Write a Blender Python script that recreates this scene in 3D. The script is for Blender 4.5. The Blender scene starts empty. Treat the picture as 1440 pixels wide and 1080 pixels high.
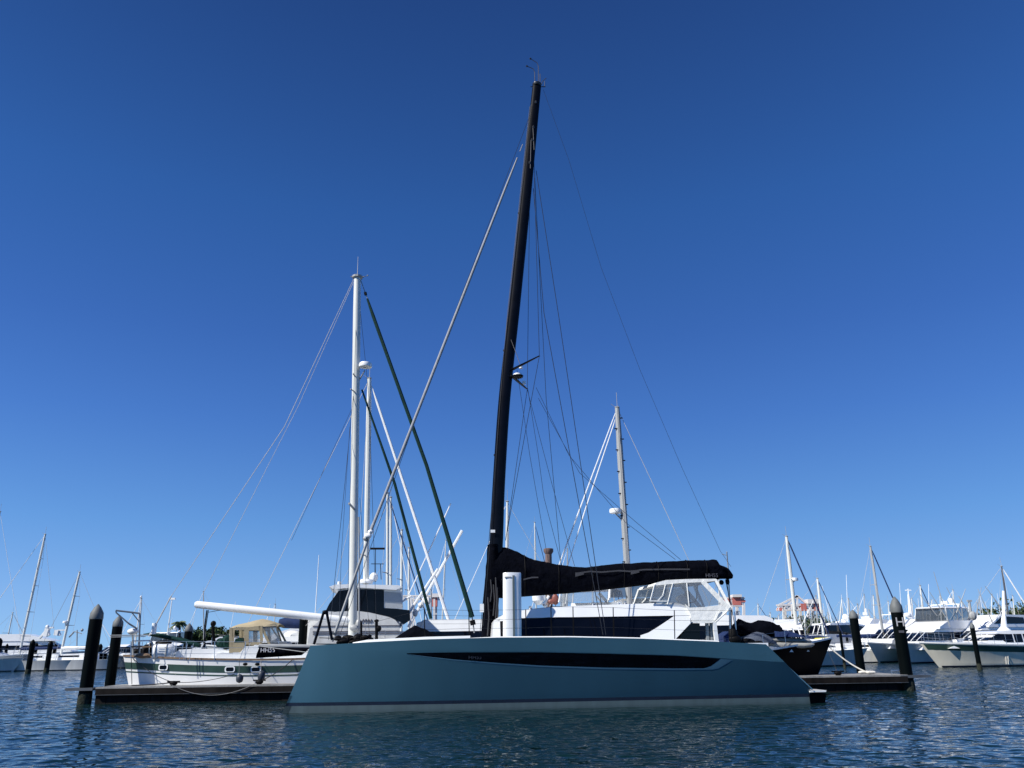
import bpy, bmesh, math, random
from mathutils import Vector, Matrix, noise
random.seed(7)
R = math.radians
sc = bpy.context.scene
COL = sc.collection
V = Vector

# ------------------------------------------------------------------ camera
FPX, EYE = 1120.0, 1.9
PITCH, ROLL = math.atan((908-540)/FPX), R(0.8)
fwd = V((0, math.cos(PITCH), math.sin(PITCH)))
upv = V((0, -math.sin(PITCH), math.cos(PITCH)))
rgt = V((1, 0, 0))
CR = rgt*math.cos(ROLL) - upv*math.sin(ROLL)
CU = rgt*math.sin(ROLL) + upv*math.cos(ROLL)
CAM = V((0, 0, EYE))
cd = bpy.data.cameras.new('camera'); cam = bpy.data.objects.new('camera', cd); COL.objects.link(cam)
cd.sensor_width = 36; cd.lens = FPX/1440*36; cd.clip_start = .1; cd.clip_end = 8000
cam.matrix_world = Matrix(((CR.x, CU.x, -fwd.x, 0), (CR.y, CU.y, -fwd.y, 0), (CR.z, CU.z, -fwd.z, EYE), (0, 0, 0, 1)))
sc.camera = cam
def ray(px, py):
    return fwd + CR*((px-720)/FPX) + CU*((540-py)/FPX)
def at(px, py, Y):                      # measured photo position -> point at distance Y
    d = ray(px, py); return CAM + d*(Y/d.y)
def water_at(px, py, z=0.0):            # measured photo position -> point on the water
    d = ray(px, py); return CAM + d*((z-EYE)/d.z)

# ------------------------------------------------------------------ materials
MATS = {}
def mat(name, col, rough=.5, metal=0, var=.12, vscale=3.0, bump=0, bscale=20, coat=0, spec=.5, trans=0, alpha=1, streak=False):
    if name in MATS: return MATS[name]
    m = bpy.data.materials.new(name); m.use_nodes = True
    nt = m.node_tree; b = nt.nodes['Principled BSDF']
    b.inputs['Roughness'].default_value = rough; b.inputs['Metallic'].default_value = metal
    b.inputs['Coat Weight'].default_value = coat; b.inputs['Coat Roughness'].default_value = .04
    b.inputs['Specular IOR Level'].default_value = spec
    b.inputs['Transmission Weight'].default_value = trans; b.inputs['Alpha'].default_value = alpha
    tc = nt.nodes.new('ShaderNodeTexCoord'); n = nt.nodes.new('ShaderNodeTexNoise')
    n.inputs['Scale'].default_value = vscale; n.inputs['Detail'].default_value = 6
    mp = nt.nodes.new('ShaderNodeMapping')
    if streak: mp.inputs['Scale'].default_value = (1, 1, .12)
    nt.links.new(tc.outputs['Object'], mp.inputs['Vector']); nt.links.new(mp.outputs['Vector'], n.inputs['Vector'])
    cr = nt.nodes.new('ShaderNodeValToRGB')
    cr.color_ramp.elements[0].position = .3; cr.color_ramp.elements[1].position = .7
    c = V(col)
    cr.color_ramp.elements[0].color = (*(c*(1-var)), 1); cr.color_ramp.elements[1].color = (*[min(1, x*(1+var)) for x in c], 1)
    nt.links.new(n.outputs['Fac'], cr.inputs['Fac']); nt.links.new(cr.outputs['Color'], b.inputs['Base Color'])
    if bump:
        n2 = nt.nodes.new('ShaderNodeTexNoise'); n2.inputs['Scale'].default_value = bscale; n2.inputs['Detail'].default_value = 4
        nt.links.new(tc.outputs['Object'], n2.inputs['Vector'])
        bp = nt.nodes.new('ShaderNodeBump'); bp.inputs['Strength'].default_value = bump; bp.inputs['Distance'].default_value = .05
        nt.links.new(n2.outputs['Fac'], bp.inputs['Height']); nt.links.new(bp.outputs['Normal'], b.inputs['Normal'])
    MATS[name] = m; return m
HULLBLUE = mat('blue_grey_gloss_paint', (.036, .102, .148), .3, coat=.55, var=.05, vscale=1.2, streak=True)
def hull_gloss():
    nt = HULLBLUE.node_tree; b = nt.nodes['Principled BSDF']; tc = nt.nodes.new('ShaderNodeTexCoord'); n = nt.nodes.new('ShaderNodeTexNoise')
    n.inputs['Scale'].default_value = .8; n.inputs['Detail'].default_value = 2; bp = nt.nodes.new('ShaderNodeBump'); bp.inputs['Strength'].default_value = .22; bp.inputs['Distance'].default_value = .05
    nt.links.new(tc.outputs['Object'], n.inputs['Vector']); nt.links.new(n.outputs['Fac'], bp.inputs['Height'])
    nt.links.new(bp.outputs['Normal'], b.inputs['Coat Normal']); b.inputs['Coat Roughness'].default_value = .02
hull_gloss()
KETCHWHITE = mat('bright_white_topsides', (.84, .84, .82), .3, coat=.2, var=.03, vscale=2, streak=True)
GROWTH = mat('tide_growth', (.030, .034, .026), .9, var=.5, vscale=9, bump=1, bscale=22, spec=.1)
BEVELBLUE = mat('blue_grey_skylit_bevel_paint', (.085, .19, .265), .3, coat=.4, var=.03)  # lighter than the hull: sky light on the window bevel put into the colour
NAVYLINE = mat('navy_boot_line', (.008, .012, .025), .25)
ANTIFOUL = mat('grey_underbody_paint', (.050, .080, .090), .5, var=.15, vscale=4, streak=True)
GLASS = mat('dark_tinted_glass', (.002, .0025, .005), .05, var=.3, spec=.22)
GELCOAT = mat('white_gelcoat', (.80, .81, .80), .25, coat=.3, var=.04, vscale=1.5)
OLDWHITE = mat('weathered_white_paint', (.64, .64, .61), .45, var=.10, vscale=2.5, streak=True)
CREAM = mat('cream_paint', (.74, .70, .57), .4, var=.08, vscale=2, streak=True)
CARBON = mat('black_carbon', (.0022, .003, .006), .5, coat=.16, var=.3, spec=.04)
BLACK = mat('black_plastic', (.0025, .0025, .003), .6, var=.3, spec=.12)
CANVAS = mat('black_canvas', (.002, .0025, .005), .9, var=.35, vscale=6, bump=.6, bscale=9, spec=.03)
GREYSTRIP = mat('grey_webbing', (.035, .036, .042), .7)
TAN = mat('tan_canvas', (.37, .31, .20), .85, var=.10, bump=.2, bscale=25, spec=.2)
WHITECANVAS = mat('white_canvas', (.72, .73, .70), .7, var=.06, bump=.35, bscale=7, spec=.3)
GREENCANVAS = mat('green_canvas', (.004, .030, .025), .8, var=.2, bump=.4, bscale=12, spec=.2)
GREENPAINT = mat('dark_green_paint', (.035, .075, .06), .4, var=.15)
BLUECANVAS = mat('navy_canvas', (.015, .03, .09), .8, var=.2, bump=.4, bscale=12, spec=.2)
STEEL = mat('stainless_steel', (.55, .56, .57), .3, metal=1, var=.15)
ALLOY = mat('painted_alloy_mast', (.60, .61, .57), .45, var=.08, streak=True)
GREYALLOY = mat('grey_alloy', (.30, .31, .31), .45, var=.12, streak=True)
SAILSILVER = mat('furled_grey_sail', (.27, .28, .30), .75, var=.15, vscale=8)
SAILWHITE = mat('furled_white_sail', (.76, .77, .76), .7, var=.06)
WIRE = mat('rigging_wire', (.035, .037, .042), .4, metal=.5)
PALEWIRE = mat('pale_rope', (.45, .44, .42), .7)
ROPE = mat('white_rope', (.62, .60, .54), .9, var=.15, vscale=30)
DARKROPE = mat('dark_rope', (.03, .03, .035), .9)
PILE = mat('black_plastic_pile_sleeve', (.0018, .0036, .0042), .5, var=.5, vscale=2, streak=True, spec=.05)
CAP = mat('grey_pile_cap', (.115, .125, .125), .65, var=.15, vscale=6)
CONCRETE = mat('pontoon_concrete', (.23, .23, .225), .85, var=.2, vscale=5, bump=.3, bscale=30)
TIMBER = mat('dark_wet_timber', (.011, .0095, .009), .7, var=.5, vscale=3, streak=True, spec=.08)
GALV = mat('galvanised_steel', (.10, .11, .12), .5, metal=.4, var=.2)
NAVYHULL = mat('navy_gloss_hull', (.0008, .0012, .003), .35, var=.2, spec=.05)
GREYTUBE = mat('grey_hypalon', (.30, .30, .28), .65, var=.12, vscale=3)
YELLOW = mat('yellow_canvas', (.50, .47, .05), .7)
TEAK = mat('weathered_teak', (.20, .13, .08), .7, var=.25, vscale=8)
LEAF = mat('leaf_green', (.035, .060, .022), .7, var=.5, vscale=.9, spec=.2)
PALMLEAF = mat('palm_leaf_green', (.045, .075, .02), .6, var=.3)
BARK = mat('bark_brown', (.09, .07, .05), .9, var=.3)
CRANERED = mat('crane_red_paint', (.48, .14, .11), .6, var=.15, vscale=.2)
CRANEWHITE = mat('crane_pale_paint', (.62, .60, .58), .6, var=.1, vscale=.2)
STONE = mat('limestone', (.42, .30, .19), .9, var=.2, vscale=.7)
ROCK = mat('breakwater_rock', (.10, .095, .085), .9, var=.5, vscale=.5, bump=.8, bscale=1.2)
ORANGE = mat('orange_plastic', (.22, .07, .05), .5)
LETTER = mat('white_lettering', (.62, .62, .64), .6)
GREYLETTER = mat('grey_lettering', (.07, .07, .085), .6)
def clear_mat(name, tint, mixf):
    m = bpy.data.materials.new(name); m.use_nodes = True; nt = m.node_tree
    b = nt.nodes['Principled BSDF']; out = nt.nodes['Material Output']
    b.inputs['Base Color'].default_value = (*tint, 1); b.inputs['Roughness'].default_value = .1
    n = nt.nodes.new('ShaderNodeTexNoise'); n.inputs['Scale'].default_value = 2.2
    bp = nt.nodes.new('ShaderNodeBump'); bp.inputs['Strength'].default_value = .25
    nt.links.new(n.outputs['Fac'], bp.inputs['Height']); nt.links.new(bp.outputs['Normal'], b.inputs['Normal'])
    t = nt.nodes.new('ShaderNodeBsdfTransparent'); mx = nt.nodes.new('ShaderNodeMixShader'); mx.inputs['Fac'].default_value = mixf
    nt.links.new(t.outputs[0], mx.inputs[1]); nt.links.new(b.outputs[0], mx.inputs[2]); nt.links.new(mx.outputs[0], out.inputs['Surface'])
    MATS[name] = m; return m
CLEAR = clear_mat('clear_vinyl', (.20, .23, .26), .38)
SMOKE = clear_mat('smoked_vinyl', (.05, .06, .07), .72)

# ------------------------------------------------------------------ mesh builder
INV = {}
class MB:
    def __init__(s): s.v = []; s.f = []; s.cuts = []
    def add(s, vs, fs):
        o = len(s.v); s.cuts.append((o, len(s.f))); s.v += [V(p) for p in vs]; s.f += [[i+o for i in f] for f in fs]; return s
    def box(s, c, d, m=None):
        c = V(c); d = V(d)/2
        ps = [V((x*d.x, y*d.y, z*d.z)) for x in (-1, 1) for y in (-1, 1) for z in (-1, 1)]
        if m: ps = [m @ p for p in ps]
        return s.add([c+p for p in ps], [(0,1,3,2),(4,6,7,5),(0,4,5,1),(2,3,7,6),(0,2,6,4),(1,5,7,3)])
    def beam(s, a, b, w, h):            # rectangular bar between two points
        a, b = V(a), V(b); d = (b-a); L = d.length; x = d/L
        y = V((0,0,1)).cross(x); y = y.normalized() if y.length > 1e-4 else V((0,1,0)); z = x.cross(y)
        return s.box((a+b)/2, (L, w, h), Matrix((x, y, z)).transposed())
    def tube(s, pts, r, n=8, sx=1.0):
        pts = [V(p) for p in pts]; k = len(pts)
        rs = r if isinstance(r, (list, tuple)) else [r]*k
        vs = []; prev = None
        for i, p in enumerate(pts):
            d = (pts[min(i+1, k-1)]-pts[max(i-1, 0)]).normalized()
            if prev is None:
                a = V((0,0,1)) if abs(d.z) < .9 else V((1,0,0)); x = (a - d*a.dot(d)).normalized()
            else: x = (prev - d*prev.dot(d)).normalized()
            prev = x; y = d.cross(x)
            for j in range(n):
                t = 2*math.pi*j/n; vs.append(p + (x*math.cos(t)*sx + y*math.sin(t))*rs[i])
        fs = [(i*n+j, i*n+(j+1) % n, (i+1)*n+(j+1) % n, (i+1)*n+j) for i in range(k-1) for j in range(n)]
        fs += [tuple(range(n))[::-1], tuple(range((k-1)*n, k*n))]
        return s.add(vs, fs)
    def prism(s, a, b):                 # two matching outlines joined
        n = len(a)
        return s.add(list(a)+list(b), [tuple(range(n)), tuple(range(2*n-1, n-1, -1))] + [(i, (i+1) % n, n+(i+1) % n, n+i) for i in range(n)])
    def grid(s, rows, closed=False, caps=False):
        k = len(rows); n = len(rows[0]); vs = [p for r in rows for p in r]
        fs = [(i*n+j, i*n+(j+1) % n, (i+1)*n+(j+1) % n, (i+1)*n+j) for i in range(k-1) for j in range(n if closed else n-1)]
        if caps: fs += [tuple(range(n))[::-1], tuple(range((k-1)*n, k*n))]
        return s.add(vs, fs)
    def lathe(s, c, prof, n=16, m=None):
        c = V(c); rows = []
        for r, z in prof:
            ps = [V((math.cos(2*math.pi*j/n)*r, math.sin(2*math.pi*j/n)*r, z)) for j in range(n)]
            rows.append([c + (m @ p if m else p) for p in ps])
        return s.grid(rows, closed=True, caps=True)
    def ball(s, c, rx, ry, rz, n=10, m=None):
        c = V(c); rows = []
        for i in range(n+1):
            a = math.pi*(i/n-.5); rr = max(math.cos(a), .02)
            ps = [V((rx*rr*math.cos(2*math.pi*j/n), ry*rr*math.sin(2*math.pi*j/n), rz*math.sin(a))) for j in range(n)]
            rows.append([c + (m @ p if m else p) for p in ps])
        return s.grid(rows, closed=True, caps=True)
    def each(s, name, m, parent, angle=35, local=False):   # every piece added so far becomes a part of its own
        out = []; cuts = [c for c in s.cuts if c[0] < len(s.v)] + [(len(s.v), len(s.f))]
        for (v0, f0), (v1, f1) in zip(cuts, cuts[1:]):
            g = MB(); g.v = s.v[v0:v1]; g.f = [[i-v0 for i in f] for f in s.f[f0:f1]]; out.append(g.build(name, m, parent, angle, local))
        return out
    def build(s, name, m, parent=None, angle=35, local=False, label=None):
        me = bpy.data.meshes.new(name); vs = s.v
        root = parent
        while root is not None and root.parent is not None: root = root.parent
        if root is not None and not local and root.name in INV:
            M = INV[root.name]; vs = [M @ p for p in vs]
        org = None
        if root is None:                # a thing of one mesh: origin at the middle of its base
            xs = [p.x for p in vs]; ys = [p.y for p in vs]; zs = [p.z for p in vs]
            org = V(((min(xs)+max(xs))/2, (min(ys)+max(ys))/2, min(zs))); vs = [p-org for p in vs]
        me.from_pydata([tuple(p) for p in vs], [], s.f); me.validate()
        bm = bmesh.new(); bm.from_mesh(me); bmesh.ops.recalc_face_normals(bm, faces=bm.faces); bm.to_mesh(me); bm.free()
        me.shade_smooth(); me.set_sharp_from_angle(angle=R(angle))
        me.materials.append(m)
        o = bpy.data.objects.new(name, me); COL.objects.link(o)
        if parent is not None: o.parent = parent
        if org is not None: o.location = org
        if label: o['label'] = label
        return o
def tag(o, label, cat, group=None, kind=None):
    o['label'] = label; o['category'] = cat
    if group: o['group'] = group
    if kind: o['kind'] = kind
    return o
def thing(name, label, cat, loc, rz=0, group=None):
    o = bpy.data.objects.new(name, None); COL.objects.link(o); o.empty_display_size = .3
    o.location = loc; o.rotation_euler = (0, 0, rz)
    INV[o.name] = (Matrix.Translation(V(loc)) @ Matrix.Rotation(rz, 4, 'Z')).inverted()
    return tag(o, label, cat, group)
def structure(o): o['kind'] = 'structure'; return o
def lerp(a, b, t): return a+(b-a)*t
def interp(xs, ys, x):
    if x <= xs[0]: return ys[0]
    for i in range(len(xs)-1):
        if x <= xs[i+1]: return lerp(ys[i], ys[i+1], (x-xs[i])/(xs[i+1]-xs[i]))
    return ys[-1]
def letters(txt, name, pos, xdir, zdir, size, m, parent, ext=.004):
    cu = bpy.data.curves.new(name, 'FONT'); cu.body = txt; cu.size = size; cu.extrude = ext; cu.align_x = 'CENTER'; cu.align_y = 'CENTER'
    cu.materials.append(m)
    tmp = bpy.data.objects.new('tmp', cu); COL.objects.link(tmp)
    dg = bpy.context.evaluated_depsgraph_get(); me = bpy.data.meshes.new_from_object(tmp.evaluated_get(dg))
    COL.objects.unlink(tmp); bpy.data.objects.remove(tmp)
    x = V(xdir).normalized(); z = V(zdir).normalized(); y = x.cross(z)*-1
    M = Matrix((x, z, x.cross(z))).transposed()
    root = parent
    while root.parent is not None: root = root.parent
    for v in me.vertices: v.co = INV[root.name] @ (V(pos) + M @ v.co)
    me.name = name; o = bpy.data.objects.new(name, me); COL.objects.link(o); o.parent = parent; return o
def bez(pts, n=24):                     # smooth curve through points
    pts = [V(p) for p in pts]; out = []
    for i in range(len(pts)-1):
        p0 = pts[max(i-1, 0)]; p1 = pts[i]; p2 = pts[i+1]; p3 = pts[min(i+2, len(pts)-1)]
        for k in range(n):
            t = k/n
            out.append(.5*((2*p1) + (p2-p0)*t + (2*p0-5*p1+4*p2-p3)*t*t + (3*p1-p0-3*p2+p3)*t**3))
    return out+[pts[-1]]
def sag(a, b, d, n=12):
    a, b = V(a), V(b); return [a.lerp(b, i/n) - V((0, 0, d*4*(i/n)*(1-i/n))) for i in range(n+1)]

# ------------------------------------------------------------------ light, sky
SUN_EL, SUN_AZ = R(42), R(30)            # sun over the left shoulder side: from -X, a little towards the camera
to_sun = V((-math.cos(SUN_EL)*math.cos(SUN_AZ), -math.cos(SUN_EL)*math.sin(SUN_AZ), math.sin(SUN_EL)))
sd = bpy.data.lights.new('sun', 'SUN'); sd.energy = 5.0; sd.angle = R(.5); sd.color = (1, .96, .89)
so = bpy.data.objects.new('sun', sd); COL.objects.link(so); so.location = (-40, -10, 60)
so.rotation_euler = to_sun.to_track_quat('Z', 'Y').to_euler()
w = bpy.data.worlds.new('World'); sc.world = w; w.use_nodes = True
nt = w.node_tree; bg = nt.nodes['Background']
sky = nt.nodes.new('ShaderNodeTexSky'); sky.sky_type = 'NISHITA'; sky.sun_disc = False
sky.sun_elevation = SUN_EL; sky.sun_rotation = math.atan2(to_sun.x, to_sun.y)
sky.altitude = 0; sky.air_density = 1.0; sky.dust_density = .1; sky.ozone_density = 3.0
# the clear evening-deep blue of this sky: the sky model, evened out from left to right, times a tint by height above the horizon
tcw = nt.nodes.new('ShaderNodeTexCoord'); sx = nt.nodes.new('ShaderNodeSeparateXYZ'); nt.links.new(tcw.outputs['Generated'], sx.inputs[0])
mz = nt.nodes.new('ShaderNodeMath'); mz.operation = 'MAXIMUM'; mz.inputs[1].default_value = 0
mz2 = nt.nodes.new('ShaderNodeMath'); mz2.operation = 'MULTIPLY_ADD'; mz2.inputs[1].default_value = .86; mz2.inputs[2].default_value = .13
nt.links.new(sx.outputs['Z'], mz.inputs[0]); nt.links.new(mz.outputs[0], mz2.inputs[0])
skies = []
for k in (1, -1):
    sk = sky if k == 1 else nt.nodes.new('ShaderNodeTexSky')
    sk.sky_type = 'NISHITA'; sk.sun_disc = False; sk.sun_elevation = sky.sun_elevation; sk.sun_rotation = sky.sun_rotation; sk.altitude = 0; sk.air_density = 1; sk.dust_density = .1; sk.ozone_density = 3
    cx = nt.nodes.new('ShaderNodeCombineXYZ'); mk_ = nt.nodes.new('ShaderNodeMath'); mk_.operation = 'MULTIPLY'; mk_.inputs[1].default_value = k
    nt.links.new(sx.outputs['X'], mk_.inputs[0]); nt.links.new(mk_.outputs[0], cx.inputs['X']); nt.links.new(sx.outputs['Y'], cx.inputs['Y']); nt.links.new(mz2.outputs[0], cx.inputs['Z'])
    nt.links.new(cx.outputs[0], sk.inputs['Vector']); skies.append(sk)
mxs = nt.nodes.new('ShaderNodeMix'); mxs.data_type = 'RGBA'; mxs.inputs['Factor'].default_value = .5
nt.links.new(skies[0].outputs[0], mxs.inputs[6]); nt.links.new(skies[1].outputs[0], mxs.inputs[7])
rp = nt.nodes.new('ShaderNodeValToRGB'); el_ = rp.color_ramp.elements
SKYT = [(0, (.66,.76,.87)), (.06, (.60,.74,.92)), (.14, (.46,.70,.95)), (.26, (.33,.57,.95)), (.36, (.27,.50,.90)), (.5, (.215,.475,.85)), (.70, (.160,.325,.62)), (1, (.1,.22,.467))]
el_[0].position, el_[0].color = 0, (*SKYT[0][1], 1); el_[1].position, el_[1].color = 1, (*SKYT[-1][1], 1)
for p_, c_ in SKYT[1:-1]: e_ = el_.new(p_); e_.color = (*c_, 1)
nt.links.new(mz.outputs[0], rp.inputs['Fac'])
ml = nt.nodes.new('ShaderNodeMix'); ml.data_type = 'RGBA'; ml.blend_type = 'MULTIPLY'; ml.inputs['Factor'].default_value = 1
nt.links.new(mxs.outputs[2], ml.inputs[6]); nt.links.new(rp.outputs['Color'], ml.inputs[7]); nt.links.new(ml.outputs[2], bg.inputs['Color'])
bg.inputs['Strength'].default_value = .112
sc.view_settings.view_transform = 'Standard'; sc.view_settings.look = 'None'; sc.view_settings.exposure = .42; sc.view_settings.gamma = 1
sc.cycles.max_bounces = 8; sc.cycles.transparent_max_bounces = 12; sc.cycles.use_denoising = True
sc.cycles.caustics_reflective = False; sc.cycles.caustics_refractive = False

# ------------------------------------------------------------------ water, land
def water_mat():
    m = bpy.data.materials.new('harbour_water'); m.use_nodes = True; nt = m.node_tree; b = nt.nodes['Principled BSDF']
    b.inputs['Base Color'].default_value = (.003, .015, .017, 1); b.inputs['Specular Tint'].default_value = (.80, .90, .70, 1); b.inputs['Roughness'].default_value = .06; b.inputs['IOR'].default_value = 1.333
    tc = nt.nodes.new('ShaderNodeTexCoord')
    def nz(scale, det, sx, sy, rot):
        mp = nt.nodes.new('ShaderNodeMapping'); mp.inputs['Scale'].default_value = (sx, sy, 1); mp.inputs['Rotation'].default_value = (0, 0, rot)
        n = nt.nodes.new('ShaderNodeTexNoise'); n.inputs['Scale'].default_value = scale; n.inputs['Detail'].default_value = det; n.inputs['Roughness'].default_value = .07
        nt.links.new(tc.outputs['Object'], mp.inputs['Vector']); nt.links.new(mp.outputs['Vector'], n.inputs['Vector']); return n
    a = nz(5.5, 4, .8, 1.2, R(12)); c = nz(2.2, 3, .8, 1.2, R(-18)); g = nz(.09, 3, 1, 1, 0)
    ad = nt.nodes.new('ShaderNodeMath'); ad.operation = 'MULTIPLY_ADD'; ad.inputs[1].default_value = 2.2
    nt.links.new(c.outputs['Fac'], ad.inputs[0]); nt.links.new(a.outputs['Fac'], ad.inputs[2])
    bp = nt.nodes.new('ShaderNodeBump'); bp.inputs['Distance'].default_value = .07
    mr = nt.nodes.new('ShaderNodeMapRange'); mr.inputs['From Min'].default_value = .35; mr.inputs['From Max'].default_value = .65
    mr.inputs['To Min'].default_value = .55; mr.inputs['To Max'].default_value = 1.0
    nt.links.new(g.outputs['Fac'], mr.inputs['Value']); nt.links.new(mr.outputs[0], bp.inputs['Strength'])
    nt.links.new(ad.outputs[0], bp.inputs['Height']); nt.links.new(bp.outputs['Normal'], b.inputs['Normal'])
    return m
WATER = water_mat()
import numpy as np
def build_water():
    rs = np.random.RandomState(4); ny, nx = 560, 720
    ys = 5*np.exp(np.linspace(0, math.log(26), ny)); us = np.linspace(-1, 1, nx)
    Y = np.repeat(ys[:, None], nx, 1); X = us[None, :]*(14+.74*ys[:, None]); Z = np.zeros_like(Y); dx = (14+.74*ys)*2/nx
    for k in range(70):
        lam = .30*(6.5)**rs.rand()**1.25; th = R(-62)+rs.normal(0, .75); kk = 2*math.pi/lam
        slope = .0128*(1.25 if lam < .9 else .75); fade = np.clip((lam/np.maximum(dx, .05)-2.5)/3, 0, 1)[:, None]
        ph = kk*(X*math.cos(th)+Y*math.sin(th))+rs.rand()*6.28; ph = ph + .8*np.sin(X*.13*rs.rand()+Y*.17*rs.rand()+rs.rand()*6)
        Z += fade*slope/kk*(np.sin(ph)+.18*np.sin(2*ph+1.2))
    edge = np.clip(np.minimum.reduce([np.repeat((1-np.abs(us))[None, :], ny, 0)*12, (Y-5)/1.0, (130-Y)/30]), 0, 1); Z *= edge
    # calmer and rougher patches drift over the harbour
    Z *= .8+.35*np.sin(X*.11+Y*.05+1)*np.sin(Y*.13-X*.04)
    co = np.stack([X, Y, Z], -1).reshape(-1, 3).tolist()
    n0 = len(co); a = np.arange(ny*nx).reshape(ny, nx)
    quads = np.stack([a[:-1, :-1], a[:-1, 1:], a[1:, 1:], a[1:, :-1]], -1).reshape(-1, 4).tolist()
    F = 3000; co += [(-F, -300, 0), (F, -300, 0), (F, 5000, 0), (-F, 5000, 0)]
    bl, br, tr, tl = int(a[0, 0]), int(a[0, -1]), int(a[-1, -1]), int(a[-1, 0])
    quads += [(n0, n0+1, br, bl), (n0+1, n0+2, tr, br), (n0+2, n0+3, tl, tr), (n0+3, n0, bl, tl)]
    me = bpy.data.meshes.new('water'); me.from_pydata(co, [], quads); me.shade_smooth(); me.materials.append(WATER)
    o = bpy.data.objects.new('water', me); COL.objects.link(o); structure(o)
build_water()
# ------------------------------------------------------------------ catamaran
Pb, Ps = water_at(397, 1003), water_at(1160, 990)
dv = Ps-Pb; yaw = math.atan2(dv.y, dv.x) + math.asin(.7/dv.length)
A = V((math.cos(yaw), math.sin(yaw), 0)); N = V((-math.sin(yaw), math.cos(yaw), 0)); O = Pb - N*.85
BEAM, HC = 5.2, .85; TC = BEAM/2
def W(s, t, z): return O + A*s + N*t + V((0, 0, z))
def C(px, py, t):                       # photo position on the fore-and-aft plane t metres in from the near side
    d = ray(px, py); k = ((O-CAM).dot(N)+t)/d.dot(N); return CAM+d*k
def st(p): q = p-O; return q.dot(A), q.dot(N), p.z
def Cf(px, py, tf):                     # same, on a leaning side
    t = tf(2.0)
    for _ in range(4): t = tf(C(px, py, t).z)
    return C(px, py, t)
def mir(p, tc=None): s_, t_, z_ = st(p); return W(s_, 2*(TC if tc is None else tc)-t_, z_)
cat = thing('catamaran', 'long blue-grey sailing catamaran with tall black mast moored along the front of the pontoon', 'catamaran', W(8, TC, 0), 0)

SHEER = [(437,908),(520,903),(600,899),(700,896.5),(800,896),(900,898),(1000,902),(1075,906)]
sh = [st(C(x, y, .1 if x > 560 else .5)) for x, y in SHEER]; sh_s = [q[0] for q in sh]; sh_z = [q[2] for q in sh]
KN = [(437,917),(640,916),(760,916),(850,918),(950,921),(1031,926.5),(1098,931)]
kn = [st(C(x, y, .05 if x > 560 else .5)) for x, y in KN]; kn_s = [q[0] for q in kn]; kn_z = [q[2] for q in kn]
S_TOP0 = st(C(437, 908, HC))[0]; S_TOP1 = st(C(1075, 906, .1))[0]
q = st(C(1141, 970.5, .36)); S_PLAT, Z_PLAT = q[0], q[2]
S_END = st(C(1162, 985, .45))[0]
def halfw(s):
    u = min(1, max(0, (s-S_TOP0*.4)/6.5)); w_ = HC*(1-(1-u)**2.1)
    return w_*(1-.05*max(0, (s-11)/5))
def hull_pt(s, k, tc, sg):              # k 0..1 from waterline to sheer; k<0 below water
    zs, zk = interp(sh_s, sh_z, s), interp(kn_s, kn_z, s)
    z = k if k < .32 else None
    return zs, zk
def gfac(z, zk, zs):                    # width of the section against its knuckle width
    if z <= zk: return .49+.51*max(0, (z-.28)/(zk-.28))**.95 if z > -.05 else .49+(z+.05)*.4
    return 1+.075*(z-zk)/max(.05, zs-zk)
def s_limits(z, zs0=1.95):
    s0 = S_TOP0*min(1, max(0, z/1.95)); s0 -= 0
    zt = interp(sh_s, sh_z, S_TOP1)
    s1 = lerp(S_PLAT, S_TOP1, min(1, max(0, (z-Z_PLAT)/(zt-Z_PLAT))))
    return s0, s1
def side_pt(s, z, tc=HC, sg=-1, off=0):
    zs, zk = interp(sh_s, sh_z, s), interp(kn_s, kn_z, s)
    return W(s, tc+sg*(halfw(s)*gfac(z, zk, zs)+off), z)
def HS(px, py, off=0):                  # photo position on the near hull side
    t = .1
    for _ in range(5):
        s_, _, z_ = st(C(px, py, t)); zs, zk = interp(sh_s, sh_z, s_), interp(kn_s, kn_z, s_)
        t = HC-(halfw(s_)*gfac(z_, zk, zs)+off)
    return C(px, py, t)
def hull_band(tc, levels, nU=70, close_top=False):
    rows = []
    for lv in levels:
        row = []
        for i in range(nU+1):
            u = i/nU; u = u**1.25
            s = lerp(0, S_PLAT, u)
            for _ in range(3):
                zs, zk = interp(sh_s, sh_z, s), interp(kn_s, kn_z, s)
                z = lv if lv < .5 else (lerp(.5, zk, lv-1) if lv <= 2 else lerp(zk, zs, lv-2))
                s0, s1 = s_limits(z); s = lerp(s0, s1, u)
            row.append((s, z))
        rows.append(row)
    mb = MB()
    for sg in (-1, 1):
        mb.grid([[side_pt(s, z, tc, sg) for s, z in row] for row in rows])
    mb.grid([[side_pt(*row[-1], tc, -1), side_pt(*row[-1], tc, 1)] for row in rows])
    if close_top: mb.grid([[side_pt(s, z, tc, -1), side_pt(s, z, tc, 1)] for s, z in rows[-1]])
    return mb
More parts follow.
